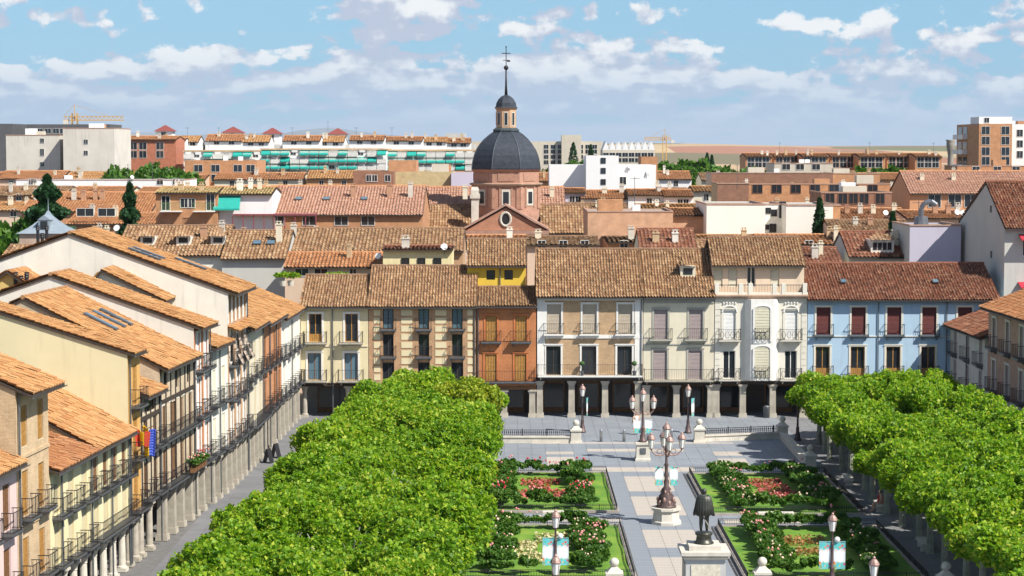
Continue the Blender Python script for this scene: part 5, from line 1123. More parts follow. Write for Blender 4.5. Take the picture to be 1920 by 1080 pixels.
cone_tree('cypress', 'second slim cypress beside the beige flats', 1108, 268, 600, 1.5)
cone_tree('cypress', 'left of two far cypresses at the field edge', 1326, 284, 560, 1.3)
cone_tree('cypress', 'right of two far cypresses at the field edge', 1335, 288, 560, 1.2)
cone_tree('cedar', 'broad dark conifer behind the lead turret', 88, 330, 200, 4.2, G3, 9000, False)
cone_tree('cedar', 'slim dark conifer before the straw roofed flats', 243, 345, 222, 2.2, G3, 3500, False)
FAR = [leaf_cloud('crown', crown_points(3500, 4.0, 3, 7.0, 11, 90 + i), .38, G4, .5) for i in range(3)]
FART = trunk_mesh(4, .3, 5, 2.6, 7, 9)
def far_tree(px, pytop, Y, label, group, s=1.0):
    t = at(px, pytop, Y); zc = 9.5 * s; r = empty('broadleaf_tree', (t.x, Y, 0), random.uniform(0, 6)); tag(r, label, 'tree', group)
    k = max(.4, t.z / 9.6); inst('crown', random.choice(FAR), r, (0, 0, 0), 0, (s, s, k)); inst('trunk', FART, r, (0, 0, 0), 0, (s, s, k))
for i in range(9): far_tree(222 + i * 16, 296 + random.uniform(0, 14), 385 + random.uniform(0, 12), 'green broadleaf tree in the clump by the concrete blocks', 'trees by the concrete blocks', 1.1)
for i in range(8): far_tree(1246 + i * 13, 292 + random.uniform(0, 8), 520 + random.uniform(0, 20), 'dark distant tree right of the sawtooth roof', 'dark trees right of the sawtooth roof', 1.3)
for i in range(10): far_tree(1340 + i * 13, 304 + random.uniform(0, 8), 400 + random.uniform(0, 15), 'bright green distant tree before the hip roofed flats', 'bright trees before the hip roofed flats', 1.1)
for i in range(6): far_tree(1600 + i * 16, 296 + random.uniform(0, 14), 420, 'green tree between the hip roofed flats', 'trees between the hip roofed flats', 1.0)
for i in range(7): far_tree(1030 + i * 22, 296 + random.uniform(0, 12), 590, 'dark tree at the foot of the beige flats', 'trees at the foot of the beige flats', 1.3)
for i in range(6): far_tree(-8 + i * 16, 384 + i % 3 * 12, 200 + i % 2 * 5, 'broadleaf tree at the left edge beside the lead turret', 'trees beside the lead turret', .8)
for i, (px, Y) in enumerate(((530, 191), (545, 191.5), (625, 191), (640, 191.4))):
    t = at(px, 512, Y); r = empty('terrace_shrub', (t.x, Y, t.z - .9)); tag(r, 'bushy green terrace plant in front of the peach house', 'plant', 'terrace plants of the peach house')
    inst('foliage', leaf_cloud('foliage', crown_points(500, .9, .6, .7, 6, 200 + i), .09, G1, .5), r); MB().lathe([(.25, -.3), (.32, .2)], (0, 0, 0), 8).build('pot', STONEL, r)

# ================================================================= garden beds
GRASS = None
def grass_material():
    m, t, b = principled('lawn_grass'); tc = t.n('ShaderNodeTexCoord')
    n1 = t.n('ShaderNodeTexNoise', i_Scale=.55, i_Detail=4.0); n2 = t.n('ShaderNodeTexNoise', i_Scale=22.0, i_Detail=4.0)
    for n in (n1, n2): t.l(tc.outputs['Object'], n.inputs['Vector'])
    f = t.math('ADD', t.math('MULTIPLY', n1.outputs['Fac'], .55), t.math('MULTIPLY', n2.outputs['Fac'], .45))
    t.l(t.ramp(f, [(.33, (.06, .15, .012)), (.5, (.11, .24, .018)), (.62, (.20, .29, .03)), (.75, (.32, .29, .08))]), b.inputs['Base Color']); b.inputs['Roughness'].default_value = .9
    bp = t.n('ShaderNodeBump', i_Strength=.6, i_Distance=.05); t.l(n2.outputs['Fac'], bp.inputs['Height']); t.l(bp.outputs[0], b.inputs['Normal']); return m
GRASS = grass_material()
KERB = solid('kerb_stone', (.36, .32, .28), .9, .15, 2, .2)
ROSE = [solid('rose_pink', (.70, .28, .26), .7, .2, 20, 0, 0, 0), solid('rose_cream', (.74, .56, .40), .7, .15, 20, 0, 0, 0), solid('rose_red', (.52, .04, .05), .7, .2, 20, 0, 0, 0)]
ROSEF = [leaf_cloud('foliage', crown_points(900, .62, .5, .62, 7, 300 + i), .075, G2, .4) for i in range(4)]
def blooms(k, n, seed):
    g = random.Random(seed); m = MB()
    for i in range(n):
        a, r = g.uniform(0, 6.28), g.uniform(.1, .6); m.ball((r * math.cos(a), r * math.sin(a), g.uniform(.75, 1.18)), g.uniform(.05, .08), 6, 4)
    return m.mesh('blooms', ROSE[k])
BLOOM = [[blooms(k, n, 10 * k + j) for j, n in enumerate((3, 6))] for k in range(3)]
CARPET = {}
def carpet(bed, x0, x1, y0, y1, mat, name='flower_carpet', dens=60, h=.18):
    n = int((x1 - x0) * (y1 - y0) * dens); P = np.stack([rng.uniform(x0, x1, n), rng.uniform(y0, y1, n), rng.uniform(.1, .1 + h, n)], 1)
    o = inst(name, leaf_cloud(name, P, .085, mat, .8), bed); o['kind'] = 'stuff'
REDC = leaf_mat('carpet_red', [(0, (.10, .10, .03)), (.4, (.40, .06, .06)), (1, (.60, .16, .16))], .2); CREAMC = leaf_mat('carpet_cream', [(0, (.14, .15, .05)), (.4, (.55, .45, .25)), (1, (.74, .66, .42))], .2); RUSTC = leaf_mat('carpet_rust', [(0, (.10, .09, .03)), (.4, (.32, .15, .05)), (1, (.46, .25, .10))], .2)
def low_fence(bed, a, b_):
    a, b_ = Vector(a), Vector(b_); L = (b_ - a).length; m = MB(); u = (b_ - a) / L; n = max(2, int(L / .14))
    for z in (.12, .34, .42): m.tube(a + Vector((0, 0, z)), b_ + Vector((0, 0, z)), .018, None, 4)
    for i in range(n + 1):
        p = a + u * (L * i / n); m.tube(p + Vector((0, 0, .05)), p + Vector((0, 0, .42)), .011 if i % 12 else .03, None, 4)
    m.build('low_fence', IRON, bed)
def garden_bed(i, label, short, blk, carpets, roses):
    X0, X1, Y0, Y1 = BEDS[i]; r = empty('garden_bed', (0, 0, 0)); tag(r, label, 'garden bed')
    for (a, b_, c, d) in ((X0 - .25, X1 + .25, Y0 - .25, Y0), (X0 - .25, X1 + .25, Y1, Y1 + .25), (X0 - .25, X0, Y0, Y1), (X1, X1 + .25, Y0, Y1)): MB().box(a, b_, c, d, -.02, .13).build('kerb', KERB, r)
    nx = 40; V = [(X0 + (X1 - X0) * u / nx, Y0 + (Y1 - Y0) * v / nx, .06 + .05 * math.sin(u * .5) * math.sin(v * .4)) for v in range(nx + 1) for u in range(nx + 1)]
    o = inst('lawn', np_mesh('lawn', V, [(j * (nx + 1) + k, j * (nx + 1) + k + 1, (j + 1) * (nx + 1) + k + 1, (j + 1) * (nx + 1) + k) for j in range(nx) for k in range(nx)], GRASS, None, True), r); o['kind'] = 'stuff'
    e = .12
    for a, b_ in (((X0 - e, Y0 - e, .1), (X1 + e, Y0 - e, .1)), ((X0 - e, Y1 + e, .1), (X1 + e, Y1 + e, .1)), ((X0 - e, Y0 - e, .1), (X0 - e, Y1 + e, .1)), ((X1 + e, Y0 - e, .1), (X1 + e, Y1 + e, .1))): low_fence(r, a, b_)
    for (a, b_, c, d, mt) in carpets: carpet(r, a, b_, c, d, mt)
    hx0, hx1, hy0, hy1 = X0 + 1.7, X1 - 1.7, Y0 + 1.1, Y1 - 1.0; pos = []
    for x in np.arange(hx0, hx1 + .1, .85): pos += [(x, hy1), (x, hy0)]
    for y in np.arange(hy0 + .9, hy1 - .5, .95): pos += [(hx0, y), (hx0 + .7, y + .4), (hx1, y), (hx1 - .7, y + .4)]
    for (x, y) in pos:
        if random.random() < .06: continue
        q = empty('rose_bush', (x + random.uniform(-.15, .15), y + random.uniform(-.15, .15), .06), random.uniform(0, 6)); tag(q, 'leafy rose bush in the hedge around the %s lawn' % short, 'rose bush', 'rose bushes around the %s lawn' % short)
        s = random.uniform(.8, 1.25); inst('foliage', random.choice(ROSEF), q, (0, 0, 0), 0, (s, s, s * random.uniform(.9, 1.2)))
        if random.random() < .38: inst('blooms', random.choice(BLOOM[random.choice(roses)]), q, (0, 0, 0), 0, s)['kind'] = 'stuff'
garden_bed(0, 'fenced lawn with red flower carpet, far left of the central path', 'far left', None, [(.6, 3.3, 139.8, 142.2, REDC), (1.2, 2.6, 137.5, 139.8, REDC), (.4, 3.6, 134.6, 137.5, REDC)], [0, 2])
garden_bed(1, 'fenced lawn with red flower carpet, far right of the central path', 'far right', None, [(15.6, 18.4, 139.8, 142.0, REDC), (16.4, 18.6, 137.0, 139.8, REDC), (16.2, 19.0, 134.0, 137.0, REDC)], [0, 1])
garden_bed(2, 'fenced lawn with cream flower carpets at the lower left', 'near left', None, [(.2, 1.4, 114.5, 119.5, CREAMC), (1.4, 4.2, 118.8, 121.8, CREAMC), (1.4, 3.2, 113.2, 115.6, CREAMC)], [1, 0])
garden_bed(3, 'fenced lawn with rust coloured flower rows at the lower right, beside the statue', 'near right', None, [(15.4, 18.2, 118.6, 121.0, RUSTC), (15.6, 18.6, 115.4, 117.6, RUSTC)], [1, 0])

# ================================================================= furniture of the square
PINKM = solid('lamp_bronze_pink', (.34, .22, .19), .55, .2, 6, .1, .35, .2); LGLASS = solid('lamp_glass_milk', (.74, .74, .70), .25, .05, 3, 0, 0, 0); POSTM = solid('post_iron_brown', (.13, .09, .085), .5, .25, 5, .1, .3, .2); STEEL = solid('bollard_steel', (.40, .41, .42), .35, .1, 4, .05, .8, .1)
def lantern(root, x, y, z, s=1.0):
    o = inst('lantern', CACHE.setdefault('lant', MB().lathe([(.05, 0), (.10, .04), (.15, .09)], (0, 0, 0), 8).mesh('lantern', PINKM)), root, (x, y, z), 0, s)
    inst('cap', CACHE.setdefault('lantc', MB().lathe([(.25, .62), (.27, .66), (.22, .78), (.12, .90), (.06, .94), (.08, .98), (.03, 1.06)], (0, 0, 0), 8).mesh('cap', PINKM)), o)
    fr = MB()
    for i in range(4):
        a = math.pi / 4 + i * math.pi / 2; fr.tube((.15 * math.cos(a), .15 * math.sin(a), .09), (.24 * math.cos(a), .24 * math.sin(a), .63), .015, None, 4)
    inst('frame', CACHE.setdefault('lantf', fr.mesh('frame', PINKM)), o); inst('glass', CACHE.setdefault('lantg', MB().lathe([(.14, .09), (.225, .63)], (0, 0, 0), 8).mesh('glass', LGLASS)), o)
def banner_material():
    m, t, b = principled('banner_print'); tc = t.n('ShaderNodeTexCoord'); sp = t.n('ShaderNodeSeparateXYZ'); t.l(tc.outputs['Object'], sp.inputs[0])
    vo = t.n('ShaderNodeTexVoronoi', i_Scale=7.0); t.l(tc.outputs['Object'], vo.inputs['Vector']); sc = t.n('ShaderNodeSeparateColor'); t.l(vo.outputs['Color'], sc.inputs[0])
    fl_ = t.ramp(sc.outputs[0], [(0, (.62, .07, .09)), (.3, (.72, .40, .05)), (.5, (.05, .25, .07)), (.65, (.08, .45, .46)), (.8, (.60, .05, .12)), (1, (.7, .35, .1))])
    edge = t.math('ABSOLUTE', t.math('SUBTRACT', sp.outputs[2], .7)); inner = t.smooth(edge, .18, .34)
    base = t.mix(t.smooth(edge, .28, .42), (.72, .76, .78), (.08, .48, .50))
    t.l(t.mix(t.math('MULTIPLY', inner, t.smooth(vo.outputs['Distance'], .3, .5, 1, .15)), base, fl_), b.inputs['Base Color']); b.inputs['Roughness'].default_value = .6; return m
BAN = banner_material()
def banner(root, x, y, z, w=.62, h=1.45, rz=0.0):
    m = MB(); n = 6
    for i in range(n):
        x0, x1 = -w/2 + w * i / n, -w/2 + w * (i + 1) / n; f = lambda q: .04 * math.sin(q * 7)
        m.add([(x0, f(x0), 0), (x1, f(x1), 0), (x1, f(x1) * .3, h), (x0, f(x0) * .3, h), (x0, f(x0) + .012, 0), (x1, f(x1) + .012, 0), (x1, f(x1) * .3 + .012, h), (x0, f(x0) * .3 + .012, h)], [(0, 1, 2, 3), (5, 4, 7, 6), (0, 4, 5, 1), (3, 2, 6, 7)])
    m.tube((-w/2, 0, h), (w/2, 0, h), .02, None, 5); return m.build('banner', BAN, root, False, (x, y, z), rz)
POSTP = [(.30, 0), (.30, .12), (.22, .18), (.20, .5), (.14, .62), (.12, .95), (.15, 1.0), (.09, 1.08), (.07, 2.2), (.09, 2.25), (.06, 2.3), (.05, 2.85), (.09, 2.9)]
def single_lamp(x, y, label, rzb=None, flood=False, two=False):
    r = empty('street_lamp', (x, y, 0)); tag(r, label, 'street lamp'); MB().lathe(POSTP, (0, 0, 0), 10).build('post', POSTM, r, True); lantern(r, 0, 0, 2.88)
    if rzb is not None: banner(r, .38, 0, .95 if two else 1.35, .62, 1.45, rzb)
    if two: banner(r, -.38, 0, .95)
    if flood: MB().ball((.25, 0, 2.5), .16, 8, 6).build('floodlight', LGLASS, r)
p = gp(1092, 811); single_lamp(p.x, p.y, 'single lantern lamp post before the white framed house', R(75))
p = gp(1290, 812); single_lamp(p.x, p.y, 'single lantern lamp post before the pale grey house', R(60))
single_lamp(2.3, 108.6, 'single lantern lamp post with two banners at the lower left lawn', 0.0, True, True)
single_lamp(2.05, 96.5, 'nearest single lantern lamp post at the bottom edge left of the statue')
single_lamp(16.75, 107.6, 'single lantern lamp post with two banners right of the statue', 0.0, True, True)
single_lamp(16.9, 96.0, 'nearest single lantern lamp post at the bottom edge right of the statue')
single_lamp(22.4, 162.0, 'dark lamp post under the far end of the right grove')
def pedestal(root, n, r0, h, plaque=False):
    rt = math.pi / n
    MB().lathe([(r0 * 1.12, 0), (r0 * 1.12, .16), (r0, .22), (r0 * .93, h - .22), (r0 * 1.1, h - .14), (r0 * 1.1, h)], (0, 0, 0), n, rt).build('pedestal', STONEL, root)
    if plaque: MB().box(-.2, .2, -r0 * .76, -r0 * .68, h * .4, h * .72).build('plaque', ZINC, root)
def arms(root, z, rad, n, rot=0.0, ornate=True):
    for i in range(n):
        a = rot + 2 * math.pi * i / n; m = MB(); d = Vector((math.cos(a), math.sin(a), 0))
        P_ = [Vector((0, 0, z - .25)) + d * .05, Vector((0, 0, z - .38)) + d * rad * .35, Vector((0, 0, z - .32)) + d * rad * .7, Vector((0, 0, z - .1)) + d * rad * .95, Vector((0, 0, z)) + d * rad]
        m.path(P_, .045, 6); c = Vector((0, 0, z - .12)) + d * rad * .45
        for k in range(8):
            b0, b1 = 2 * math.pi * k / 8, 2 * math.pi * (k + 1) / 8; m.tube(c + d * .16 * math.cos(b0) + Vector((0, 0, .16 * math.sin(b0))), c + d * .16 * math.cos(b1) + Vector((0, 0, .16 * math.sin(b1))), .03, None, 4)
        m.build('arm', PINKM if ornate else POSTM, root); lantern(root, d.x * rad, d.y * rad, z)
p = gp(1205, 863); r = empty('three_lantern_lamp', (p.x, p.y, 0)); tag(r, 'lamp post with three lanterns and two banners on a square stone pedestal', 'street lamp')
pedestal(r, 4, .72, 1.35, True); MB().lathe([(a, 1.35 + b_ * 1.02) for a, b_ in POSTP], (0, 0, 0), 10).build('post', POSTM, r, True); arms(r, 3.75, .78, 2, 0); lantern(r, 0, 0, 4.28); banner(r, -.42, 0, 2.0, .55, 1.0); banner(r, .42, 0, 2.0, .55, 1.0)
p = gp(1249, 981); r = empty('five_lantern_lamp', (p.x, p.y, 0)); tag(r, 'ornate cast iron candelabra lamp with five lanterns on an octagonal stone base', 'street lamp')
pedestal(r, 8, .86, 1.0); MB().lathe([(.62, 1.0), (.62, 1.1), (.55, 1.15), (.6, 1.3), (.42, 1.55), (.46, 1.7), (.25, 1.95), (.3, 2.1), (.14, 2.3), (.17, 2.6), (.1, 2.75), (.15, 3.0), (.1, 3.15), (.09, 3.5), (.15, 3.6), (.08, 3.75), (.07, 4.4), (.16, 4.55), (.06, 4.75), (.06, 5.15), (.1, 5.2)], (0, 0, 0), 12).build('post', POSTM, r, True)
orn = MB()
for i in range(10): a = i * .6283; orn.ball((.5 * math.cos(a), .5 * math.sin(a), 1.3 + .2 * (i % 2)), .11, 6, 5, (1, 1, 1.6)); orn.ball((.28 * math.cos(a), .28 * math.sin(a), 1.75 + .2 * (i % 2)), .08, 6, 5, (1, 1, 1.8))
orn.build('leaf_ornament', PINKM, r, True); arms(r, 4.55, .95, 4, .12); lantern(r, 0, 0, 5.18); banner(r, -.45, -.1, 2.35, .5, 1.15); banner(r, .45, -.1, 2.35, .5, 1.15)
# terrace walls with balls, low fences
BALLP = [(.0, 0)]
def wall_post(x, y, label, h=1.05):
    r = empty('ball_post', (x, y, 0)); tag(r, label, 'stone post', None)
    MB().frustum(0, 0, 0, .15, .95, .95, .9, .9).frustum(0, 0, .15, h - .12, .8, .8, .78, .78).box(-.46, .46, -.46, .46, h - .12, h).frustum(0, 0, h, h + .3, .8, .8, .25, .25).build('shaft', STONEL, r); MB().ball((0, 0, h + .5), .25, 12, 10).build('ball', STONEL, r, True)
posts = {}
for k, (px, py, lab) in enumerate(((1080, 830, 'stone post with ball finial at the end of the left terrace wall'), (1311, 828, 'stone post with ball finial at the start of the right terrace wall'), (1467, 822, 'stone post with ball finial at the right corner of the terrace wall'), (1519, 880, 'stone post with ball finial at the near end of the sloping right wall'))):
    p = gp(px, py); posts[k] = p; wall_post(p.x, p.y, lab)
for x, y, lab in ((5.3, 106.6, 'stone ball post at the bottom edge left of the statue'), (13.0, 106.8, 'stone ball post at the bottom edge right of the statue'), (-4.1, 107.0, 'stone ball post at the bottom edge under the left grove'), (22.3, 105.6, 'stone ball post at the bottom edge before the right grove')): wall_post(x, y, lab, 1.0)
def terrace_wall(a, b_, label, fence=True):
    a, b_ = Vector(a), Vector(b_); d = b_ - a; r = empty('terrace_wall', (a.x, a.y, 0), math.atan2(d.y, d.x)); tag(r, label, 'wall'); L = d.length
    MB().box(.4, L - .4, -.25, .25, -.02, .42).build('wall', STONEL, r); MB().box(.4, L - .4, -.32, .32, .42, .54).build('coping', STONEL, r)
    if fence:
        m = MB(); m.box(.4, L - .4, -.02, .02, .66, .69); m.box(.4, L - .4, -.025, .025, .98, 1.02)
        for x in np.arange(.5, L - .4, .16): m.box(x - .015, x + .015, -.015, .015, .54, .98); m.box(x - .05, x + .05, -.012, .012, .76, .88)
        for x in np.arange(.5, L, 1.9): m.box(x - .035, x + .035, -.035, .035, .54, 1.1)
        m.build('iron_fence', IRON, r)
terrace_wall((-3.5, posts[0].y, 0), posts[0], 'low stone wall with iron fence, left of the square entrance')
terrace_wall(posts[1], posts[2], 'low stone wall with iron fence, right of the square entrance')
terrace_wall(posts[2], posts[3], 'low stone wall running towards the right grove', False)
for i, (px, py, lab) in enumerate(((1127, 828, 'leftmost'), (1170, 828, 'second'), (1215, 827, 'third'), (1259, 827, 'rightmost'))):
    p = gp(px, py); m = MB(); m.lathe([(.12, 0), (.12, .82), (.11, .9), (.06, .95)], (0, 0, 0), 12); o = m.build('bollard', STEEL, None, True, p); tag(o, '%s of the four brushed steel bollards across the entrance' % lab, 'bollard', 'steel bollards')
bn = MB(); bn.box(-1.1, 1.1, -.28, .28, .36, .48)
for s in (-1, 1): bn.frustum(s * .75, 0, 0, .36, .3, .5, .26, .44)
bnm = bn.mesh('stone_bench', STONEL)
for x, y, rz, lab in ((3.0, 127.6, 0, 'pale stone bench on the cross path before the near left lawn'), (16.3, 127.2, 0, 'pale stone bench on the cross path at the right lawns'), (23.3, 130.8, 1.5, 'stone bench under the right grove beside the person in red'), (23.0, 141.0, 1.5, 'stone bench under the right grove, farther one'), (23.6, 118, 1.5, 'stone bench under the right grove, nearest one')):
    tag(inst('stone_bench', bnm, None, (x, y, 0), rz), lab, 'bench')
# ================================================================= people, statue
def skin(name, J, E, mat, parent=None, sub=2):
    me = bpy.data.meshes.new(name); me.from_pydata([j[:3] for j in J], E, []); o = bpy.data.objects.new(name, me); link(o, parent)
    o.modifiers.new('skin', 'SKIN'); 
    for i, j in enumerate(J): me.skin_vertices[0].data[i].radius = (j[3], j[3] if len(j) < 5 else j[4])
    me.skin_vertices[0].data[0].use_root = True
    s = o.modifiers.new('sub', 'SUBSURF'); s.levels = sub; s.render_levels = sub; o.modifiers['skin'].use_smooth_shade = True
    me.materials.append(mat); return o
BRZ = solid('bronze_patina', (.085, .085, .07), .42, .35, 5, .15, .65, .3)
def body(root, mat, sitting=False, name='body', bulk=1.0):
    """about 1.8 m tall, facing +y"""
    if sitting: hip, kn, an = (.1, 0, .5), (.12, .45, .52), (.12, .48, .1)
    else: hip, kn, an = (.1, 0, .93), (.12, .04, .5), (.12, -.02, .1)
    dz = hip[2] - .93; k_ = bulk
    J = [(0, 0, 1.0 + dz, .18, .14), (0, 0, 1.2 + dz, .17, .13), (0, -.01, 1.42 + dz, .21, .14), (0, 0, 1.54 + dz, .075), (0, .02, 1.62 + dz, .105, .125), (0, .02, 1.72 + dz, .115, .13), (0, .02, 1.81 + dz, .075, .085)]
    E = [(0, 1), (1, 2), (2, 3), (3, 4), (4, 5), (5, 6)]
    for s in (-1, 1):
        k = len(J); J += [(s * hip[0], hip[1], hip[2], .13), (s * (hip[0] + kn[0]) / 2, (hip[1] + kn[1]) / 2, (hip[2] + kn[2]) / 2, .12), (s * kn[0], kn[1], kn[2], .085), (s * kn[0], (kn[1] + an[1]) / 2 - .02, kn[2] * .6 + an[2] * .4, .088), (s * an[0], an[1], an[2], .055), (s * an[0], an[1] + .2, .045, .05, .04)]
        E += [(0, k), (k, k + 1), (k + 1, k + 2), (k + 2, k + 3), (k + 3, k + 4), (k + 4, k + 5)]
        k = len(J); J += [(s * .22, 0, 1.43 + dz, .085), (s * .3, -.04 if not sitting else .05, 1.17 + dz, .065), (s * (.27 if not sitting else .15), .12 if not sitting else .3, .98 + dz - (.2 if sitting else 0), .048), (s * (.25 if not sitting else .14), .18 if not sitting else .38, .93 + dz - (.2 if sitting else 0), .045, .025)]; E += [(2, k), (k, k + 1), (k + 1, k + 2), (k + 2, k + 3)]
        h = len(J)
        for f in range(5): J.append((J[k + 3][0] + s * (.03 - .016 * f), J[k + 3][1] + (.08 if f else .03), J[k + 3][2] - .03 - (.012 if f else -.02), .011)); E.append((k + 3, h + f))
    return skin(name, J, E, mat, root)
# statue of a caped man on a pedestal
SX, SY = 9.6, 103.0; PZ = 3.42
r = empty('statue_pedestal', (SX, SY, 0)); tag(r, 'tall pale stone pedestal with recessed panels and stepped cap under the bronze statue', 'pedestal')
MB().box(-1.6, 1.6, -1.6, 1.6, 0, .3).box(-1.35, 1.35, -1.35, 1.35, .3, .6).build('step', STONEL, r); MB().box(-.98, .98, -.98, .98, .6, 2.55).build('shaft', GREYT if False else solid('pedestal_grey', (.46, .46, .44), .85, .1, 1, .1), r)
for a in range(4): inst('panel', CACHE.setdefault('ppan', MB().box(-.72, .72, -1.02, -.983, .85, 2.3).mesh('panel', solid('pedestal_relief', (.60, .55, .44), .9, .2, 4, .6))), r, (0, 0, 0), a * math.pi / 2)
MB().frustum(0, 0, 2.55, 2.68, 2.0, 2.0, 2.36, 2.36).box(-1.12, 1.12, -1.12, 1.12, 2.68, 2.78).box(-1.22, 1.22, -1.22, 1.22, 2.78, 2.96).box(-.8, .8, -.8, .8, 2.96, 3.2).build('cap', STONEL, r)
st = empty('bronze_statue', (SX, SY, 3.2), R(-12)); tag(st, 'dark bronze statue of a standing caped man with a sword, seen from behind', 'statue')
MB().lathe([(.5, 0), (.5, .06), (.4, .14), (.36, .38), (.44, .46), (.44, .56)], (0, 0, 0), 16).build('plinth', BRZ, st, True)
fig = empty('f', (0, 0, 0)); b_ = body(st, BRZ); b_.location = (0, 0, .56); b_.scale = (1.22, 1.22, 1.22); bpy.data.objects.remove(fig)
cp = MB(); n = 40; rows = []
for j, (z, rr, ry_) in enumerate(((1.53, .13, .13), (1.47, .25, .17), (1.28, .31, .22), (1.0, .35, .26), (.72, .40, .30))):
    row = []
    for i in range(n + 1):
        a = math.pi * (-.12) + math.pi * 1.24 * i / n + math.pi; fold = 1 + (.07 * j / 4) * math.cos(i * 1.9) * 1.6
        row.append((rr * fold * math.cos(a), -abs(0) + ry_ * fold * math.sin(a) - .02, z + (.03 * math.sin(i * .7) if j == 4 else 0)))
    rows.append(row)
vs = [p for row in rows for p in row]; m1 = n + 1
cp.add(vs, [(j * m1 + i, j * m1 + i + 1, (j + 1) * m1 + i + 1, (j + 1) * m1 + i) for j in range(4) for i in range(n)])
co = cp.build('cape', BRZ, st, True); co.location = (0, 0, .56); co.scale = (1.22, 1.22, 1.22); so = co.modifiers.new('th', 'SOLIDIFY'); so.thickness = .03
cl = MB(); cl.lathe([(.10, 0), (.30, -.06), (.34, -.03), (.12, .06)], (0, 0, 0), 16); c2 = cl.build('collar', solid('bronze_pale', (.30, .32, .27), .5, .2, 5, .1, .4), st, True); c2.location = (0, -.01, .56 + 1.5 * 1.22); c2.scale = (1.1, .8, 1)
sw = MB(); sw.tube((.0, -.25, 1.35), (.42, -.42, .72), .03, .018, 6); sw.tube((-.3, -.05, 1.6), (-.12, -.2, 1.5), .025, None, 6); sw.build('sword', BRZ, st)
# passers-by
LINEN = shade('cloth_white', (.68, .66, .63)); SKINM = solid('skin', (.50, .32, .23), .6, .05); HAIR = shade('hair_dark', (.04, .03, .025)); REDCL = shade('cloth_red', (.45, .03, .04))
def person(x, y, z, rz, label, mat, sit=False):
    r = empty('person', (x, y, z), rz); tag(r, label, 'person'); b = body(r, SKINM, sit); dz = -.43 if sit else 0
    t = MB(); t.lathe([(.17, .88), (.19, 1.05), (.18, 1.25), (.2, 1.4), (.1, 1.5)], (0, 0, dz), 12); t.build('top', mat, r, True)
    if not sit:
        tr = MB()
        for s in (-1, 1): tr.lathe([(.08, .08), (.09, .5), (.11, .9)], (s * .11, .01, 0), 10)
        tr.build('trousers', LINEN, r, True)
    MB().ball((0, 0, 1.69 + dz), .115, 10, 8, (1, 1, 1.05)).build('hair', HAIR, r, True)
    return r
p = gp(1196, 815); person(p.x - .15, p.y, 0, .4, 'person in white clothes half hidden behind the banners of the three lantern lamp', LINEN)
person(23.3, 130.3, -.02, 1.6, 'person in red sitting on a bench in the shade of the right grove', REDCL, True)
# flags on the left row
fr = empty('draped_flags', (lx(113.6) + .05, 113.6, 6.6), 0); tag(fr, 'red, yellow and blue flags hanging from a balcony of the ochre front', 'flag')
def cloth(parent, x0, y0, z0, stripes, w, h, fold, ph):
    for k, c in enumerate(stripes):
        m = MB(); n = 10; q0, q1 = k / len(stripes), (k + 1) / len(stripes)
        P_ = lambda q, v: (x0 + (q - .5) * w * (1 - .25 * v), y0 + .13 * math.sin(q * fold + ph) + .10 * v, z0 - v * h - .25 * q * (1 - v) + .06 * math.sin(q * 9 + v * 3))
        for j in range(n):
            for s in range(3):
                u0, u1 = q0 + (q1 - q0) * s / 3, q0 + (q1 - q0) * (s + 1) / 3
                m.quad(P_(u0, j / n), P_(u1, j / n), P_(u1, (j + 1) / n), P_(u0, (j + 1) / n))
        o = m.build('flag_stripe', c, parent, True); o.modifiers.new('th', 'SOLIDIFY').thickness = .012
FR, FYE, FB = shade('flag_red', (.55, .06, .03)), shade('flag_yellow', (.75, .48, .02)), shade('flag_blue', (.06, .10, .45))
cloth(fr, .45, -.1, .95, [FR, FYE, FR], .9, 1.0, 7, 0); cloth(fr, .8, .15, 1.05, [FYE, FB], .75, 1.7, 8, 1)
MB().tube((0, 0, .6), (1.1, 0, 1.1), .025).build('pole', WOOD, fr)
# flower boxes on the timbered house balcony
for k, Y in enumerate((124.6, 125.5, 126.4, 127.3)):
    r = empty('balcony_flowers', (lx(Y) + .75, Y, 3.75), 0); tag(r, 'red and pink geraniums with green leaves on the long balcony of the timbered house', 'flowers', 'geraniums on the timbered balcony')
    inst('foliage', random.choice(ROSEF), r, (0, 0, -.25), 0, .75); inst('blooms', BLOOM[k % 3][1], r, (0, 0, -.25), 0, .8)['kind'] = 'stuff'; MB().box(-.15, .15, -.4, .4, -.35, -.1).build('planter', WOOD, r)
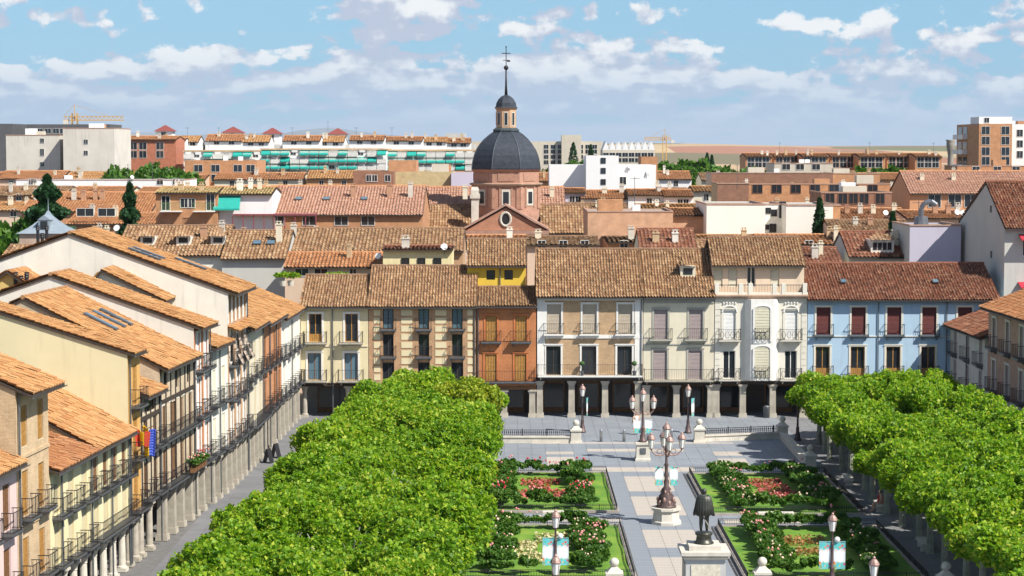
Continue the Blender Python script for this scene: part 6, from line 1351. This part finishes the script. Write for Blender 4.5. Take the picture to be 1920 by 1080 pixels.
# cloth awnings hanging over balconies on the left row
AWC = shade('awning_taupe', (.36, .29, .23))
for k, (Y, z, lab) in enumerate(((139.5, 10.4, 'nearest'), (141.8, 10.4, 'middle'), (144.1, 10.4, 'farthest'))):
    m = MB(); n = 6
    for j in range(n): f0, f1 = j / n, (j + 1) / n; m.quad((.02 + .75 * f0 ** 1.4, -.55, z - 2.0 * f0), (.02 + .75 * f0 ** 1.4, .55, z - 2.0 * f0), (.02 + .75 * f1 ** 1.4, .55, z - 2.0 * f1), (.02 + .75 * f1 ** 1.4, -.55, z - 2.0 * f1))
    o = m.build('cloth_awning', AWC, None, True, (lx(Y), Y, 0)); o.modifiers.new('th', 'SOLIDIFY').thickness = .02; tag(o, '%s of three taupe cloth awnings below the glazed white attic' % lab, 'awning')
# litter bin and A-boards
p = gp(1437, 783); o = MB().lathe([(.28, 0), (.3, .9), (.33, .95), (.1, 1.05)], (0, 0, 0), 12).build('litter_bin', ZINC, None, True, p); tag(o, 'grey cylindrical litter bin in the arcade of the ornate house', 'bin')
for i, (px, py, lab) in enumerate(((503, 868, 'nearer'), (517, 858, 'farther'))):
    p = gp(px, py); m = MB()
    for s in (-1, 1): m.add([(-.3, s * .3, 0), (.3, s * .3, 0), (.3, s * .02, 1.05), (-.3, s * .02, 1.05), (-.3, s * .3 + s * .03, 0), (.3, s * .3 + s * .03, 0), (.3, s * .05, 1.05), (-.3, s * .05, 1.05)], [(0, 1, 2, 3), (4, 7, 6, 5), (0, 4, 5, 1), (3, 2, 6, 7), (0, 3, 7, 4), (1, 5, 6, 2)])
    tag(m.build('sandwich_board', IRON, None, False, (p.x, p.y, 0), 1.2), '%s of two dark sandwich boards outside the left arcade' % lab, 'sign')

# ================================================================= the air
hm = bpy.data.materials.new('haze_air'); hm.use_nodes = True; ht = NT(hm.node_tree)
pv = ht.n('ShaderNodeVolumePrincipled'); pv.inputs['Color'].default_value = (.80, .88, 1.0, 1); pv.inputs['Density'].default_value = 0.000024; pv.inputs['Anisotropy'].default_value = 0.1
ho = ht.n('ShaderNodeOutputMaterial'); ht.l(pv.outputs[0], ho.inputs['Volume'])
hz_ = MB().box(-16000, 16000, -450, 36000, -2, 330).build('haze', hm); hz_['kind'] = 'stuff'; hz_['label'] = 'thin blue summer haze over the town and far hills'
